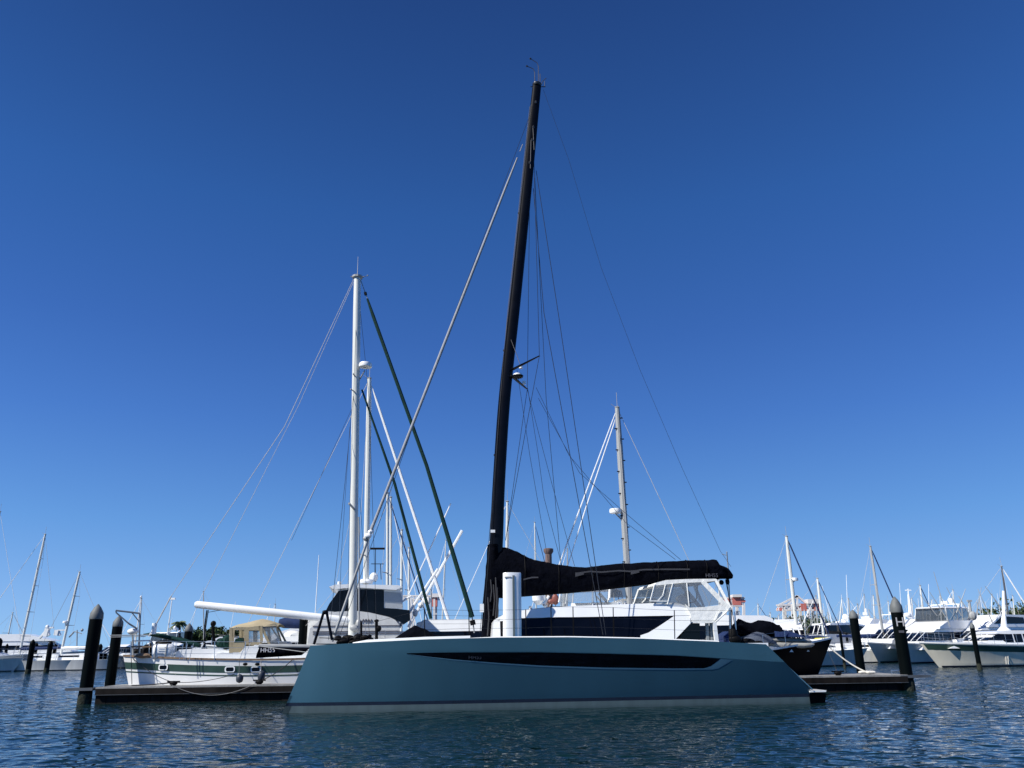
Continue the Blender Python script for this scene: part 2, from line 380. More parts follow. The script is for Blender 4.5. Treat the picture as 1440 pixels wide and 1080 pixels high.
for tc in (HC, BEAM-HC):
    hb = hull_band(tc, [.30, .4, .499, 1.001, 1.15, 1.35, 1.6, 1.85, 2.0, 2.25, 2.6, 3.0], close_top=True)
    hull = hb.build('hull', HULLBLUE, cat, angle=6)
    hull_band(tc, [.20, .30]).build('boot_stripe', NAVYLINE, hull)
    hull_band(tc, [-.4, -.2, 0, .1, .20]).build('underbody', ANTIFOUL, hull)
    # stern platform: hull carried on below the step
    mb = MB(); a = S_PLAT-.05; zp = Z_PLAT
    def ring(z, e, g): return [W(a, tc-HC*g, z), W(S_END+e, tc-HC*g*.93, z), W(S_END+e+.03, tc-HC*g*.8, z), W(S_END+e+.03, tc+HC*g*.8, z), W(S_END+e, tc+HC*g*.93, z), W(a, tc+HC*g, z)]
    mb.grid([ring(z, e, g) for z, e, g in ((-.4,-.5,.35),(0,-.05,.49),(.18,0,.50),(zp-.10,0,.56))], closed=True, caps=True); pl = mb.build('swim_platform', NAVYHULL, cat)
    mb = MB(); mb.prism(ring(zp-.065, .0, .58), ring(zp-.02, .02, .58)); mb.build('platform_top', GELCOAT, pl)
    # pale edge down the raked transom
    mb = MB(); zt = interp(sh_s, sh_z, S_TOP1)
    for sg in (-1, 1):
        p0 = W(S_TOP1+.02, tc+sg*HC*.86, zt-.06); p1 = W(S_PLAT+.03, tc+sg*HC*.56, zp+.02); mb.beam(p0, p1, .09, .035)
    mb.each('transom_edge', BEVELBLUE, hull)
    # gunwale strip
    mb = MB()
    for sg in (-1, 1):
        for xa, xb, h, ins in ((495, 661, .075, .03), (661, 1008, .03, .03)):
            rows = []
            for i in range(25):
                s = lerp(st(C(xa, 900, .2))[0], st(C(xb, 900, .2))[0], i/24); z = interp(sh_s, sh_z, s); wd = halfw(s)*1.07
                hh = h*min(1, i/4+.25)
                rows.append([W(s, tc+sg*(wd-.01), z-.005), W(s, tc+sg*(wd-ins), z+hh), W(s, tc+sg*max(.02, wd-ins-.14), z+hh), W(s, tc+sg*max(.02, wd-ins-.16), z-.005)])
            mb.grid(rows, closed=True, caps=True)
    mb.build('gunwale', GELCOAT, hull)
# window in the near topsides (both hulls)
TOPW = [(572,918.6),(600,917.8),(640,917.4),(700,917.3),(760,917.3),(850,919.2),(950,922),(1013,926)]
BOTW = [(572,919.4),(600,923.2),(640,927.3),(700,932),(760,935.7),(850,938.6),(950,939.7),(990,939.6),(1000,936.5),(1013,926.6)]
def curve_at(pts, x): return interp([p[0] for p in pts], [p[1] for p in pts], x)
xs = [572+i*(1013-572)/90 for i in range(91)]
rows = [[HS(x, lerp(curve_at(TOPW, x), curve_at(BOTW, x), k/3), .006) for k in range(4)] for x in xs]
near_rows = rows
o = MB().grid(rows).build('hull_window', GLASS, cat)
letters('HH55', 'lettering', HS(668, 924.5, .012), A, V((0,0,1)), .17, mat('reflected_lettering', (.016, .017, .026), .4), o, .002)  # faint reflection in the glass, painted as dim letters
MB().grid([[mir(p) for p in r] for r in rows]).build('hull_window', GLASS, cat)
BEV = [(572,919.6),(600,924),(640,929),(700,934.2),(760,938.2),(850,941.3),(950,942.6),(1000,942),(1010,940.5),(1031,928)]
xs2 = [572+i*(1031-572)/90 for i in range(91)]
rows = []
for x in xs2:
    x1 = min(x, 1000+(x-1000)*.42) if x > 1000 else x
    y0 = curve_at(BOTW, x1)+.2; y1 = curve_at(BEV, x)
    rows.append([HS(x1, y0, .004), HS(lerp(x1, x, .75), lerp(y0, y1, .75), .006), HS(x, y1, .004)])
MB().grid(rows).build('window_bevel', BEVELBLUE, cat, angle=20)  # lies nearly flat; its sky-lit look comes from the pale colour
# decks between the hulls
mb = MB()
mb.box(W(9.9, TC, 1.55), (10.6, BEAM-2.0, .5), Matrix.Rotation(yaw, 3, 'Z')); mb.box(W(10.2, TC, 1.83), (10.8, BEAM-.9, .1), Matrix.Rotation(yaw, 3, 'Z'))
mb.build('bridge_deck', GELCOAT, cat)
mb = MB(); sx0 = st(C(470, 905, TC))[0]
for i in range(17):
    t = .9+i*(BEAM-1.8)/16; mb.tube([W(sx0+.1, t, 1.80), W(4.6, t, 1.80)], .012, 4)
for i in range(16):
    s = sx0+.1+i*(4.5-sx0)/15; mb.tube([W(s, .9, 1.815), W(s, BEAM-.9, 1.815)], .012, 4)
mb.build('trampoline', DARKROPE, cat)
mb = MB(); mb.tube([W(sx0, .8, 1.80), W(sx0, BEAM-.8, 1.80)], .13, 12); mb.build('crossbeam', GREYALLOY, cat)
bp0, bp1 = C(364, 908.5, TC), C(452, 909.5, TC)
mb = MB(); mb.tube([bp0, bp1, W(4.8, TC, 1.78)], .07, 10); mb.tube([bp0, W(sx0, .9, 1.7)], .012, 5); mb.tube([bp0, W(sx0, BEAM-.9, 1.7)], .012, 5)
mb.build('bowsprit', GREYALLOY, cat)
# furled sail bag laced under the bowsprit
mb = MB(); rows = []
for i in range(15):
    u = i/14; pt = C(lerp(366, 436, u), lerp(909, 910.5, u), TC); pbt = C(lerp(360, 424, u), lerp(925.5, 921.5, u), TC)
    h = (pt-pbt).length; c = (pt+pbt)/2
    rows.append([c + N*(math.sin(a)*.13*(1+.15*math.sin(i*1.7))) + (pt-pbt)*(.5*math.cos(a)) for a in [2*math.pi*j/12 for j in range(12)]])
mb.grid(rows, closed=True, caps=True); bag = mb.build('headsail_bag', CANVAS, cat, angle=60)
letters('HH55', 'lettering', C(376.5, 914.5, TC-.17), A, V((0,0,1)), .20, LETTER, bag)
# pulpit legs at the bow
mb = MB(); ap1, ap2 = C(455.5, 860, HC), C(459.5, 862, HC)
mb.tube([ap1, C(441.5, 906, HC)], .045, 8); mb.tube([ap2, C(467, 900, HC)], .045, 8); mb.tube([C(449, 897, HC), C(467, 897.5, HC)], .012, 5)
mb.ball((ap1+ap2)/2, .10, .06, .07)
mb.each('pulpit', CARBON, cat)
mb = MB()
for x0, x1, y0, y1 in ((640,676,898,900),(866,900,895.5,898.5)):
    mb.ball((C(x0,y0,.7)+C(x1,y1,.7))/2, (x1-x0)/47/2, .16, (y1-y0)/47/2)
rq = random.Random(2)
for i in range(26):
    x = rq.uniform(474, 522); y = rq.uniform(896.5, 904) + (x-470)*-.04; mb.ball(C(x, y, rq.uniform(.5, 1.4)), rq.uniform(.07,.2), .1, rq.uniform(.04,.11), 7)
for i in range(4):
    x = 478+i*11; mb.tube(bez([C(x, 903, .6), C(x+5, 896+i, .7), C(x+11, 898, .6), C(x+8, 904, .5)], 5), .022, 6)
mb.each('deck_gear', BLACK, cat)
# ------------------------------------------------------------------ mast
MC = [(687.5,897),(692,840),(697.5,770),(701.5,680),(709.5,560),(722.5,440),(736,310),(747,200),(755,120)]
MW = [.50,.50,.49,.46,.45,.45,.45,.42,.38]
mpts = [C(x, y, TC) for x, y in MC]
mast = MB()
cen = bez(mpts, 6); rows = []
for i, p in enumerate(cen):
    wdt = interp(list(range(9)), MW, i/6)
    rows.append([p + A*(wdt/2*math.cos(a)) + N*(.15*wdt/.45*math.sin(a)) for a in [2*math.pi*j/20 for j in range(20)]])
mo = mast.grid(rows, closed=True, caps=True).build('mast', CARBON, cat, angle=50)
def mpt(y, side=0):                     # point on the mast at photo height y; side -1 luff, +1 leech
    ys = [p[1] for p in MC][::-1]; x = interp(ys, [p[0] for p in MC][::-1], y); wd = interp(ys, MW[::-1], y)
    return C(x, y, TC)+A*(side*wd/2)
mb = MB()
for x1, y1, x2, y2, t2 in ((716,522,758.5,500.5,TC-1.5),(721,530,741,547,TC+1.5)):
    p1, p2 = C(x1, y1, TC), C(x2, y2, t2); mb.tube([p1, p1.lerp(p2, .5), p2], [.075, .06, .035], 8, sx=.5)
sp = mb.each('spreader', CARBON, mo)
mb = MB(); c = C(728, 528.5, TC-.15); mb.lathe(c-V((0,0,.06)), [(.02,-.0),(.20,.0),(.22,.06)], 14); mb.build('radar_base', BLACK, mo)
mb = MB(); mb.lathe(c-V((0,0,.0)), [(.18,0),(.17,.06),(.11,.10),(.02,.11)], 14); mb.lathe(C(732.5,516,TC-.1), [(.07,-.06),(.07,.06)], 8); mb.lathe(C(737,538,TC-.1), [(.06,-.06),(.07,.05)], 8); mb.each('radar_dome', GELCOAT, mo)
mb = MB(); mb.box(C(693,747,TC-.23), (.16,.01,.10), Matrix.Rotation(yaw, 3, 'Z')); mb.box(C(677.5,855,TC-.2), (.14,.02,.28), Matrix.Rotation(yaw, 3, 'Z')); mb.each('label_plate', GELCOAT, mo)
mb = MB(); tp = C(755, 120, TC)
mb.lathe(tp-V((0,0,.05)), [(.17,0),(.20,.05),(.20,.12),(.15,.14)], 12)
mb.tube([C(746,122,TC), C(767,122,TC)], .02, 6)
for poly in ([(752,118),(752,102),(750,97),(746,95),(741,93)],[(757,119),(757,93),(755,88),(750,85),(746,82.5)],[(759.5,119),(759.5,104)],[(761,119),(763.5,114),(768,110)],[(766,121),(766,114)]):
    mb.tube([C(x, y, TC) for x, y in poly], .016, 5)
mb.ball(C(741,93,TC), .05,.05,.04, 6); mb.ball(C(746,82.5,TC), .05,.05,.04, 6)
mb.build('masthead_gear', WIRE, mo)
mb = MB()
for y in (147, 182, 200, 232):
    mb.ball(mpt(y, .1)-N*.16, .05, .05, .09, 6)
for y in (493, 300, 640): mb.ball(mpt(y, -1), .04, .04, .05, 6)
mb.each('mast_fittings', WIRE, mo)
mb = MB(); mb.tube([mpt(182)-N*.17, mpt(214, .7)-N*.17], .014, 5); mb.tube([mpt(201, -.1)-N*.17, mpt(240, .3)-N*.17], .014, 5); mb.tube([mpt(480)-N*.17, C(727,500,TC-.2), C(731,512,TC-.3)], .012, 5); mb.each('mast_strap', mat('worn_grey_line', (.10,.10,.11), .7), mo)
# halyards hanging down the front of the mast
mb = MB(); mb.tube([mpt(150, -1.1), mpt(440, -1.12), mpt(770, -1.12), mpt(890, -1.3)], .010, 5); mb.tube([mpt(150, -.9)-N*.12, mpt(500, -1.0)-N*.12, mpt(880, -.9)-N*.2], .009, 5); mb.build('halyard', WIRE, mo)
# boom, sail bag
top = [(690,768),(700,769),(712,770),(730,777),(745,785),(762,789.5),(785,794),(805,797),(822,798),(850,795),(875,792.5),(905,791),(935,789.5),(965,788.5),(990,788),(1003,786.5),(1008,788),(1011,794),(1020,797),(1026,801),(1028,807)]
bot = [(690,842),(735,838.5),(800,833.5),(860,827.5),(920,820.5),(960,815.5),(1005,814),(1028,814)]
rows = []; NB = 100
for i in range(NB+1):
    x = lerp(690, 1028, i/NB); yt = curve_at(top, x); yb = curve_at(bot, x)
    pt, pb_ = C(x, yt, TC), C(x, yb, TC); h = (pt-pb_).length; row = []
    for j in range(28):
        a = 2*math.pi*j/28; cz = math.cos(a); sy = math.sin(a)
        prof = .30 if cz < .2 else .30*(1-((cz-.2)/.8)**2*.75)      # boxy below, domed above
        wd = prof*math.copysign(abs(sy)**.5, sy)*(1 if i < NB-3 else .8)
        p = pb_.lerp(pt, (cz+1)/2)
        nn = noise.noise(V((x*.055, j*.42, 1.3)))*.05 + noise.noise(V((x*.16, j*.8, 4)))*.028*(2.2 if x < 800 else 1)
        row.append(p + N*(wd*(1+nn*3.0)) + V((0, 0, nn*.5 if cz > .3 else 0)))
    rows.append(row)
bag = MB().grid(rows, closed=True, caps=True).build('sail_bag', CANVAS, cat, angle=70)
mb = MB()
for seg in ([(812,806),(830,803.5),(846,804.5),(870,802.5),(888,803.5)], [(888,803.5),(905,801),(935,800.5),(970,800.5)], [(736,815),(748,812),(757,812)]):
    mb.grid([[C(x, y-1.0, TC-.345), C(x, y+1.0, TC-.345)] for x, y in seg])
for x, y in ((815,807),(893,804)):
    mb.grid([[C(x-6, y-2, TC-.35), C(x-6, y+4, TC-.35)], [C(x+6, y-2, TC-.35), C(x+6, y+1, TC-.35)]])
mb.each('bag_strap', GREYSTRIP, bag)
letters('HH55', 'lettering', C(1001, 809.3, TC-.36), A, V((0,0,1)), .19, GREYLETTER, bag)
mb = MB()
for x in (740, 786, 832, 878, 924, 965, 994):
    i = int((x-690)/338*NB); ring_ = [p + (p-sum(rows[i], V())/28).normalized()*.012 for p in rows[i]]
    mb.tube(ring_+[ring_[0]], .014, 5)
mb.each('bag_lashing', BLACK, bag)
MB().tube([sum((rows[i][13], rows[i][15]), V())/2 - V((0,0,.01)) for i in range(4, NB-4)], .03, 5).build('bag_foot', BLACK, bag)
# sail bag skirt lying around the lower mast
mb = MB(); rows = []
for i in range(22):
    y = lerp(766, 896, i/21); xl = interp([766,800,896],[686,683.5,677], y)-1; xr = interp([766,800,845,870,896],[702,704,700,697,697], y)
    rows.append([C((xl+xr)/2, y, TC) + A*((xr-xl)/84*math.cos(a)*(1+.12*noise.noise(V((i*.5, j*.9, 2))))) + N*(.27*math.sin(a)*(1+.2*noise.noise(V((i*.6, j*.7, 8))))) for j, a in enumerate([2*math.pi*j/16 for j in range(16)])])
mb.grid(rows, closed=True, caps=True); mb.build('mast_cover', CANVAS, cat, angle=70)
mb = MB()
for i, (x, y0, y1) in enumerate(((690,815,846),(694,822,866),(697,812,880),(699,826,893),(686,840,894))):
    mb.tube([C(x, y0, TC-.32), C(x+1.5, (y0+y1)/2, TC-.34), C(x-.5, y1, TC-.33)], .022, 6)
mb.each('coiled_line', DARKROPE, cat)
mb = MB(); mb.tube([C(1022,815,TC), C(1024,832,TC), C(1026,850,TC)], .012, 5); mb.tube([C(1020,815,TC), C(1030,862,TC), C(1036,895,TC)], .012, 5); mb.tube([C(1006,818,TC), C(1018,838,TC)], .02,5)
mb.ball(C(1014.5,819,TC), .09,.06,.09, 8); mb.ball(C(1023,818,TC), .08,.06,.11, 8); mb.build('mainsheet', BLACK, cat)
# standing rigging
def wires(name, m, items, parent=cat):
    mb = MB()
    for r, t, pts in items:
        pp = [C(x, y, tt) for (x, y), tt in zip(pts, t if isinstance(t, (list, tuple)) else [t]*len(pts))]; mb.tube(pp, r, 6)
    return mb.each(name, m, parent)[0]
mb = MB(); f0, f1, f2 = C(731,213,TC), C(521,748,TC), C(467,902,TC)
mb.tube([f0.lerp(f1, .02), f0.lerp(f1, .1), f0.lerp(f1, .5), f1], [.03, .05, .060, .055], 10); fs_ = mb.build('furled_headsail', SAILSILVER, cat)
mb = MB(); mb.tube([C(735,203,TC), f0], .018, 6); mb.tube([f1, f2], .05, 8); mb.ball(C(515,757,TC), .12,.12,.10, 8); mb.lathe(C(470,893,TC), [(.12,-.08),(.05,0),(.12,.08)], 10); mb.each('furler', GREYALLOY, fs_)
mb = MB(); mb.ball(C(517.5,753.5,TC-.08), .13,.1,.1, 8); mb.ball(C(521,748,TC-.05), .1,.1,.08, 8); mb.each('sail_knot', SAILWHITE, fs_)
wires('halyard', WIRE, [(.009, TC, [(744,165),(600,545),(478,893)])])
wires('backstay', WIRE, [(.006, TC, [(764,126),(800,225),(845,375),(900,520),(960,660),(1013,775),(1028,797)])])
wires('shroud', WIRE, [(.012, [TC, 1.5, .45], [(754,240),(785,440),(852,893)])])
wires('shroud', WIRE, [(.012, [TC, 1.4, .45], [(750,265),(765,440),(848,893)])])
wires('shroud', WIRE, [(.010, [TC, TC+1, BEAM-.45], [(752,250),(768,560),(789,795)])])
wires('diamond_stay', WIRE, [(.010, [TC, TC-1.5, TC], [(751,228),(758.5,500.5),(713,748)]), (.010, [TC, TC+1.5, TC], [(745,262),(741.5,547),(711,760)])], cat)
wires('lazy_jack', WIRE, [(.008, TC, [(741,546),(776,680),(808,796)]), (.008, TC, [(727,520),(745,640),(771,790)]), (.008, TC, [(754,545),(800,640),(880,735),(950,787)]), (.008, TC, [(757,560),(815,665),(880,722),(957,787)]), (.008, TC, [(742,546),(757,640),(765,700),(790,795)])])
# daggerboard standing up out of the near hull
cb, ct = C(720.5, 897, .75), C(720, 806.5, .75)
def foil(c, k=1):
    row = []
    for j in range(28):
        a = 2*math.pi*j/28; x = math.cos(a)*.305; th = .145*(1+.25*math.cos(a+math.pi))*abs(math.sin(a))**.75
        row.append(c + A*(x*k) + N*(math.copysign(th, math.sin(a))*k))
    return row
rows = [foil(cb.lerp(ct, i/8)-V((0,0,.02)) if i == 0 else cb.lerp(ct, i/8)) for i in range(9)]+[foil(ct+V((0,0,.025)), .95)]
db = MB().grid(rows, closed=True, caps=True).build('daggerboard', GELCOAT, cat, angle=60)
MB().prism([C(720.6,809,.60), C(723.4,809,.60), C(724.4,896,.60), C(721.4,896,.60)], [C(720.6,809,.66), C(723.4,809,.66), C(724.4,896,.66), C(721.4,896,.66)]).build('shroud_shadow_strip', mat('shadow_grey', (.085, .115, .12), .6), db)  # shroud's shadow on the board, put in as a dark strip
MB().box(C(714,811.5,.60), (.22,.03,.035), Matrix.Rotation(yaw,3,'Z')).build('lifting_slot', GREYALLOY, db)
# coachroof
lean = lambda z: .95+(z-1.9)*.30
def mprism(pts, tf, name, m, parent=cat, both=True, angle=25):
    a = [Cf(x, y, tf) for x, y in pts]; return MB().prism(a, [mir(p) for p in a]).build(name, m, parent, angle)
roof = [(694,875),(697,870.5),(712,862),(735,858.2),(760,855),(806,852),(860,850.2),(905,848.6),(950,847),(956,848.5),(966,852.5),(971.5,856),(971.5,865.3),(905,866.3),(806,867.8),(735,869.2)]
coach = mprism(roof, lean, 'coachroof', GELCOAT)
wl = lambda z: lean(z)+.045
mprism([(703,872.5),(735,868.6),(806,867.2),(905,865.7),(950,865.2),(938,873),(926,881),(912,889.5),(902,893.2),(902,899),(703,901)], wl, 'saloon_window', GLASS)
mprism([(692,901),(694,874.5),(703,870.5),(704,901)], lean, 'front_bulkhead', GELCOAT)
w2 = lambda z: lean(z)+.005
mprism([(901,893.4),(912,889.7),(926,881.2),(938,873.2),(948,866.2),(971,865.8),(971,876.5),(951,897.5),(951,901),(901,901)], w2, 'cabin_pillar', GELCOAT)
mb = MB()
for x, ya, yb in ((775.5,868.5,896),(806.5,867.5,896),(863,867,896)):
    mb.beam(Cf(x, ya, wl)-N*.004, Cf(x+.5, yb, wl)-N*.004, .02, .012)
mb.each('window_seam', BLACK, cat)
mprism([(972,876),(984,876.5),(984.5,901),(966,901),(954,899)], lambda z: 1.5, 'aft_bulkhead', GLASS)
mb = MB()
for x in (994, 1000):
    for t in (1.4, BEAM-1.4): mb.beam(C(x, 876, 1.4) if t < 2 else mir(C(x, 876, 1.4)), C(x+1, 901, 1.4) if t < 2 else mir(C(x+1, 901, 1.4)), .10, .10)
mb.each('cockpit_post', GREYALLOY, cat)
mb = MB(); mb.beam(C(1004, 874, 1.2), C(1007.5, 901, 1.2), .12, .12); mb.beam(mir(C(1004, 874, 1.2)), mir(C(1007.5, 901, 1.2)), .12, .12); mb.each('cockpit_post', GELCOAT, cat)
# solid cockpit floor lip and helm gear inside
mb = MB(); mb.box(W(12.6, TC, 2.35), (.5, .6, .9), Matrix.Rotation(yaw,3,'Z')); mb.beam(C(955,838,1.9), C(962,850,1.9), .35, .25); mb.each('helm_seat', WHITECANVAS, cat)
mb = MB(); mb.lathe(C(966, 846, 2.2), [(.36,-.02),(.40,0),(.36,.02),(.33,0)], 20, Matrix.Rotation(R(90), 3, 'Y')); mb.build('steering_wheel', BLACK, cat)
# canvas enclosure over the helm
el = lambda z: 1.15+(z-2.6)*.16
def et(pts): return [Cf(x, y, el) for x, y in pts]
enc = MB(); roofp = [(920.5,823.3),(922.5,819.5),(936,815.8),(955,814.8),(972,814.2),(1006,813.8),(1011,816.5),(990,818.6),(960,819.6),(947,820.8),(935,822)]
a = et(roofp); enc.prism(a, [mir(p) for p in a]); enc_o = enc.build('enclosure_roof', WHITECANVAS, cat, 30)
mb = MB()
def band(p, q, wd, th=.03):
    p, q = Cf(*p, el), Cf(*q, el); mb.beam(p, q, th, wd); mb.beam(mir(p), mir(q), th, wd)
for p, q, wd in (((988,817.5),(1025,856),.16), ((1006,815),(1028,856),.09), ((921,822),(914.5,846),.05), ((914.5,845),(939,845.5),.035), ((936,822.5),(932.5,837),.035), ((932.5,837),(925,845.3),.035), ((946.5,821),(939,850),.05), ((965.6,820),(969,853),.045)):
    band(p, q, wd)
mb.each('enclosure_frame', WHITECANVAS, enc_o)
mb = MB()
for sgn in (0, 1):
    pts = [(963,849),(970,854.5),(990,853.5),(1014,850.5),(1026,857.5),(1016,865.5),(1006,875),(994,876.3),(983,876.5),(973,874.5),(971,864)]
    a = et(pts); b = [p+N*.05 for p in a]
    if sgn: a = [mir(p) for p in a]; b = [mir(p) for p in b]
    mb.prism(a, b)
mb.each('enclosure_skirt', WHITECANVAS, enc_o, 30)
mb = MB(); mb.tube([Cf(1024,858,el)-N*.03, Cf(1006,875,el)-N*.03], .025, 6); mb.tube([Cf(1012,858,el)-N*.04, Cf(1005,873,el)-N*.04], .015, 6); mb.tube([Cf(1009,860,el)-N*.04, Cf(1004,873,el)-N*.04], .012, 6); mb.each('skirt_batten', WHITECANVAS, enc_o)
mb = MB(); mb.tube([Cf(981,821,lambda z: 2.2), Cf(979.5,842,lambda z: 2.2), Cf(976,846.5,lambda z: 2.2), Cf(969,848,lambda z: 2.2)], .02, 6); mb.build('grab_rail', BLACK, enc_o)
for tag_, poly in (('w', [(922,823),(935,822.5),(931.5,837),(925,845),(915.5,845)]), ('w', [(936.5,822),(946,821),(939,849),(926,845.8),(933,837)]), ('w', [(947,821.5),(965,820.5),(968.5,852.5),(952,848.5),(940,848)]), ('w', [(966.5,820.5),(988,819),(1013,849.8),(990,853),(970,853.5)]), ('w', [(1004,818),(1010,817.5),(1018,838),(1016,842)])):
    a = et(poly)
    for k in (0, 1):
        b = [p+N*.008 for p in a] if not k else [mir(p) for p in a]
        c2 = [p+N*.006 for p in b]
        MB().prism(b, c2).build('clear_panel', CLEAR, enc_o)
for x in (748, 770, 838, 884):
    c_ = Cf(x, interp([735,806,860,905],[858,852,850.2,848.6], x), lean) + N*.5
    g = MB().lathe(c_-V((0,0,.03)), [(.07,0),(.075,.05),(.05,.09),(.055,.15),(.03,.16)], 12).build('winch', STEEL, cat)
for x in (790, 920):
    c_ = Cf(x, interp([735,806,860,905,950],[858,852,850.2,848.6,847], x), lean) + N*1.1
    MB().box(c_+V((0,0,.02)), (.6,.5,.07), Matrix.Rotation(yaw,3,'Z')).build('roof_hatch', GLASS, cat)
# stanchions and guard wires
STAN = [(508,873,905),(529.5,876,903),(597.5,857,900),(660,858,897),(740,857,896.5),(775.5,853,896.5),(806.5,853,896.5),(863,854,897),(949,858,900),(1029,858,903)]
mb = MB(); tops = []
for x, ya, yb in STAN:
    t = HC-halfw(st(C(x, yb, .4))[0])*.8
    if 850 < x < 1000 or x in (597.5, 529.5, 775.5, 806.5): pass
    p, q2 = C(x, yb+1, t), C(x-.8, ya, t); mb.tube([p, q2], .016, 6); tops.append((p, q2))
for p, q2 in tops[4:]: mb.tube([mir(p), mir(q2)], .016, 6)
mb.each('stanchion', BLACK, cat)
mb = MB(); tt = tops[2:]
for fr in (.99, .66, .35):
    mb.tube([p.lerp(q2, fr) for p, q2 in tt], .005, 5); mb.tube([mir(p.lerp(q2, fr)) for p, q2 in tt], .005, 5)
mb.tube([tops[0][0].lerp(tops[0][1], .8), tops[2][1]], .005, 5)
mb.build('guard_wire', WIRE, cat)
mb = MB()
for x in (508, 529.5): mb.tube([C(x, 904, .75), C(x, 875, .75)], .05 if x > 520 else .035, 8)
mb.ball(C(532,884,.75), .10,.07,.10, 8); mb.ball(C(529.5,873,.75), .08,.06,.05, 8); mb.each('winch_post', BLACK, cat)
# stern ladder rail and little aft flag pole
mb = MB(); mb.tube([C(1022,776,TC), C(1024,800,TC+.3), C(1027,862,TC+.3), C(1030,902,TC+.3)], .022, 6); mb.tube([C(1015,779,TC),C(1022,781,TC)], .012, 5); mb.each('aft_antenna', GREYALLOY, cat)
mb = MB(); mb.tube([C(1026,857,1.2), C(1027,903,1.2)], .03, 6); mb.tube([C(1033,860,BEAM-1.2), C(1036,903,BEAM-1.2)], .03, 6); mb.each('arch_post', STEEL, cat)
mb = MB(); mb.lathe(C(1031,893,.55), [(.12,-.2),(.15,-.1),(.15,.12),(.10,.2)], 12); mb.ball(C(1034,899,.5), .22,.14,.14, 8); mb.ball(C(1050,902,.6), .28,.12,.10, 8); mb.ball(C(1066,904,.6), .18,.10,.07, 8); mb.each('stern_gear', BLACK, cat)
# black sail bag lying on the foredeck
mb = MB(); rows = []
for i in range(30):
    u = i/29; x = lerp(548, 648, u); y = interp([548,572,582,598,612,648],[902,886,880,884,893,899], x); yb = 903-(x-548)*.05
    pt, pb_ = C(x, y, 1.9), C(x, yb, 1.9)
    rows.append([pb_.lerp(pt, max(0, math.sin(a))*(1+.1*noise.noise(V((x*.1, j, 0))))) + N*(.7*math.cos(a)) for j, a in enumerate([math.pi*j/10 for j in range(11)])])
mb.grid(rows, closed=True, caps=True)
tag(mb.build('folded_sail', CANVAS, None, 60), 'black folded sail heaped on the foredeck netting of the blue catamaran', 'folded sail')
# ------------------------------------------------------------------ generic hull
class Hull:
    def __init__(s, L, B, fb, fs, rb=.10, rs=.02, full=2.2, flare=.82, trans=.75, dip=0):
        s.L, s.B, s.fb, s.fs, s.rb, s.rs, s.full, s.flare, s.trans, s.dip = L, B, fb, fs, rb, rs, full, flare, trans, dip
    def sheer(s, u): return lerp(s.fs, s.fb, u**1.8) - s.dip*math.sin(math.pi*u)
    def pt(s, u, z, sg, off=0):
        zs = s.sheer(u); k = max(0, min(1, (z+.35)/(zs+.35)))
        m = .42
        def plan(full, tr): return 1-((u-m)/(1-m))**full if u > m else 1-(1-tr)*((m-u)/m)**2
        deck = s.B/2*plan(s.full, s.trans); wl = s.B/2*s.flare*plan(max(1.3, s.full-.7), s.trans*.9)
        y = lerp(wl, deck, k**1.4)*(1 if k > .15 else .75+k/.15*.25)
        x = lerp(-s.L/2+s.rs*s.L*(1-k), s.L/2-s.rb*s.L*(1-k), u)
        return V((x, sg*(y+off), z))
    def mesh(s, zf, nU=26, nZ=6, off=0, transom=True, u0=0, u1=1):
        mb = MB()
        for sg in (-1, 1):
            mb.grid([[s.pt(lerp(u0, u1, i/nU), lerp(*zf(lerp(u0, u1, i/nU)), j/nZ), sg, off) for j in range(nZ+1)] for i in range(nU+1)])
        if transom and u0 == 0: mb.grid([[s.pt(0, lerp(*zf(0), j/nZ), -1, off) for j in range(nZ+1)], [s.pt(0, lerp(*zf(0), j/nZ), 1, off) for j in range(nZ+1)]])
        return mb
    def hull(s, m, root, name='hull'): return s.mesh(lambda u: (-.35, s.sheer(u))).build(name, m, root, 40, True)
    def stripe(s, a, b, m, root, name='stripe', u1=.985): return s.mesh(lambda u: (s.sheer(u)-b, s.sheer(u)-a), nZ=2, off=.008, u1=u1).build(name, m, root, 40, True)
    def boot(s, z0, z1, m, root): return s.mesh(lambda u: (z0, z1), nZ=2, off=.006, u1=.98).build('boot_stripe', m, root, 40, True)
    def deck(s, m, root, d=.06):
        mb = MB(); mb.grid([[s.pt(i/26, s.sheer(i/26)-d, -1, -.01), V((s.pt(i/26, s.sheer(i/26)-d, 1).x, 0, s.sheer(i/26)-d+.03)), s.pt(i/26, s.sheer(i/26)-d, 1, -.01)] for i in range(27)])
        return mb.build('deck', m, root, 40, True)
    def rail(s, h, m, root, u0=.05, u1=.98, n=9, name='guard_rail', r=.014, wires=(1, .5)):
        mb = MB()
        for sg in (-1, 1):
            ps = [s.pt(lerp(u0, u1, i/n), s.sheer(lerp(u0, u1, i/n)), sg, -.08) for i in range(n+1)]
            for p in ps: mb.tube([p-V((0,0,.05)), p+V((0,0,h))], r, 5)
            for w_ in wires: mb.tube([p+V((0,0,h*w_)) for p in ps], r*.6, 5)
        a, b = s.pt(u1, s.sheer(u1), -1, -.08), s.pt(u1, s.sheer(u1), 1, -.08)
        mb.tube([a+V((0,0,h)), V((a.x+.25, 0, a.z+h+.05)), b+V((0,0,h))], r, 5)
        return mb.build(name, m, root, 40, True)

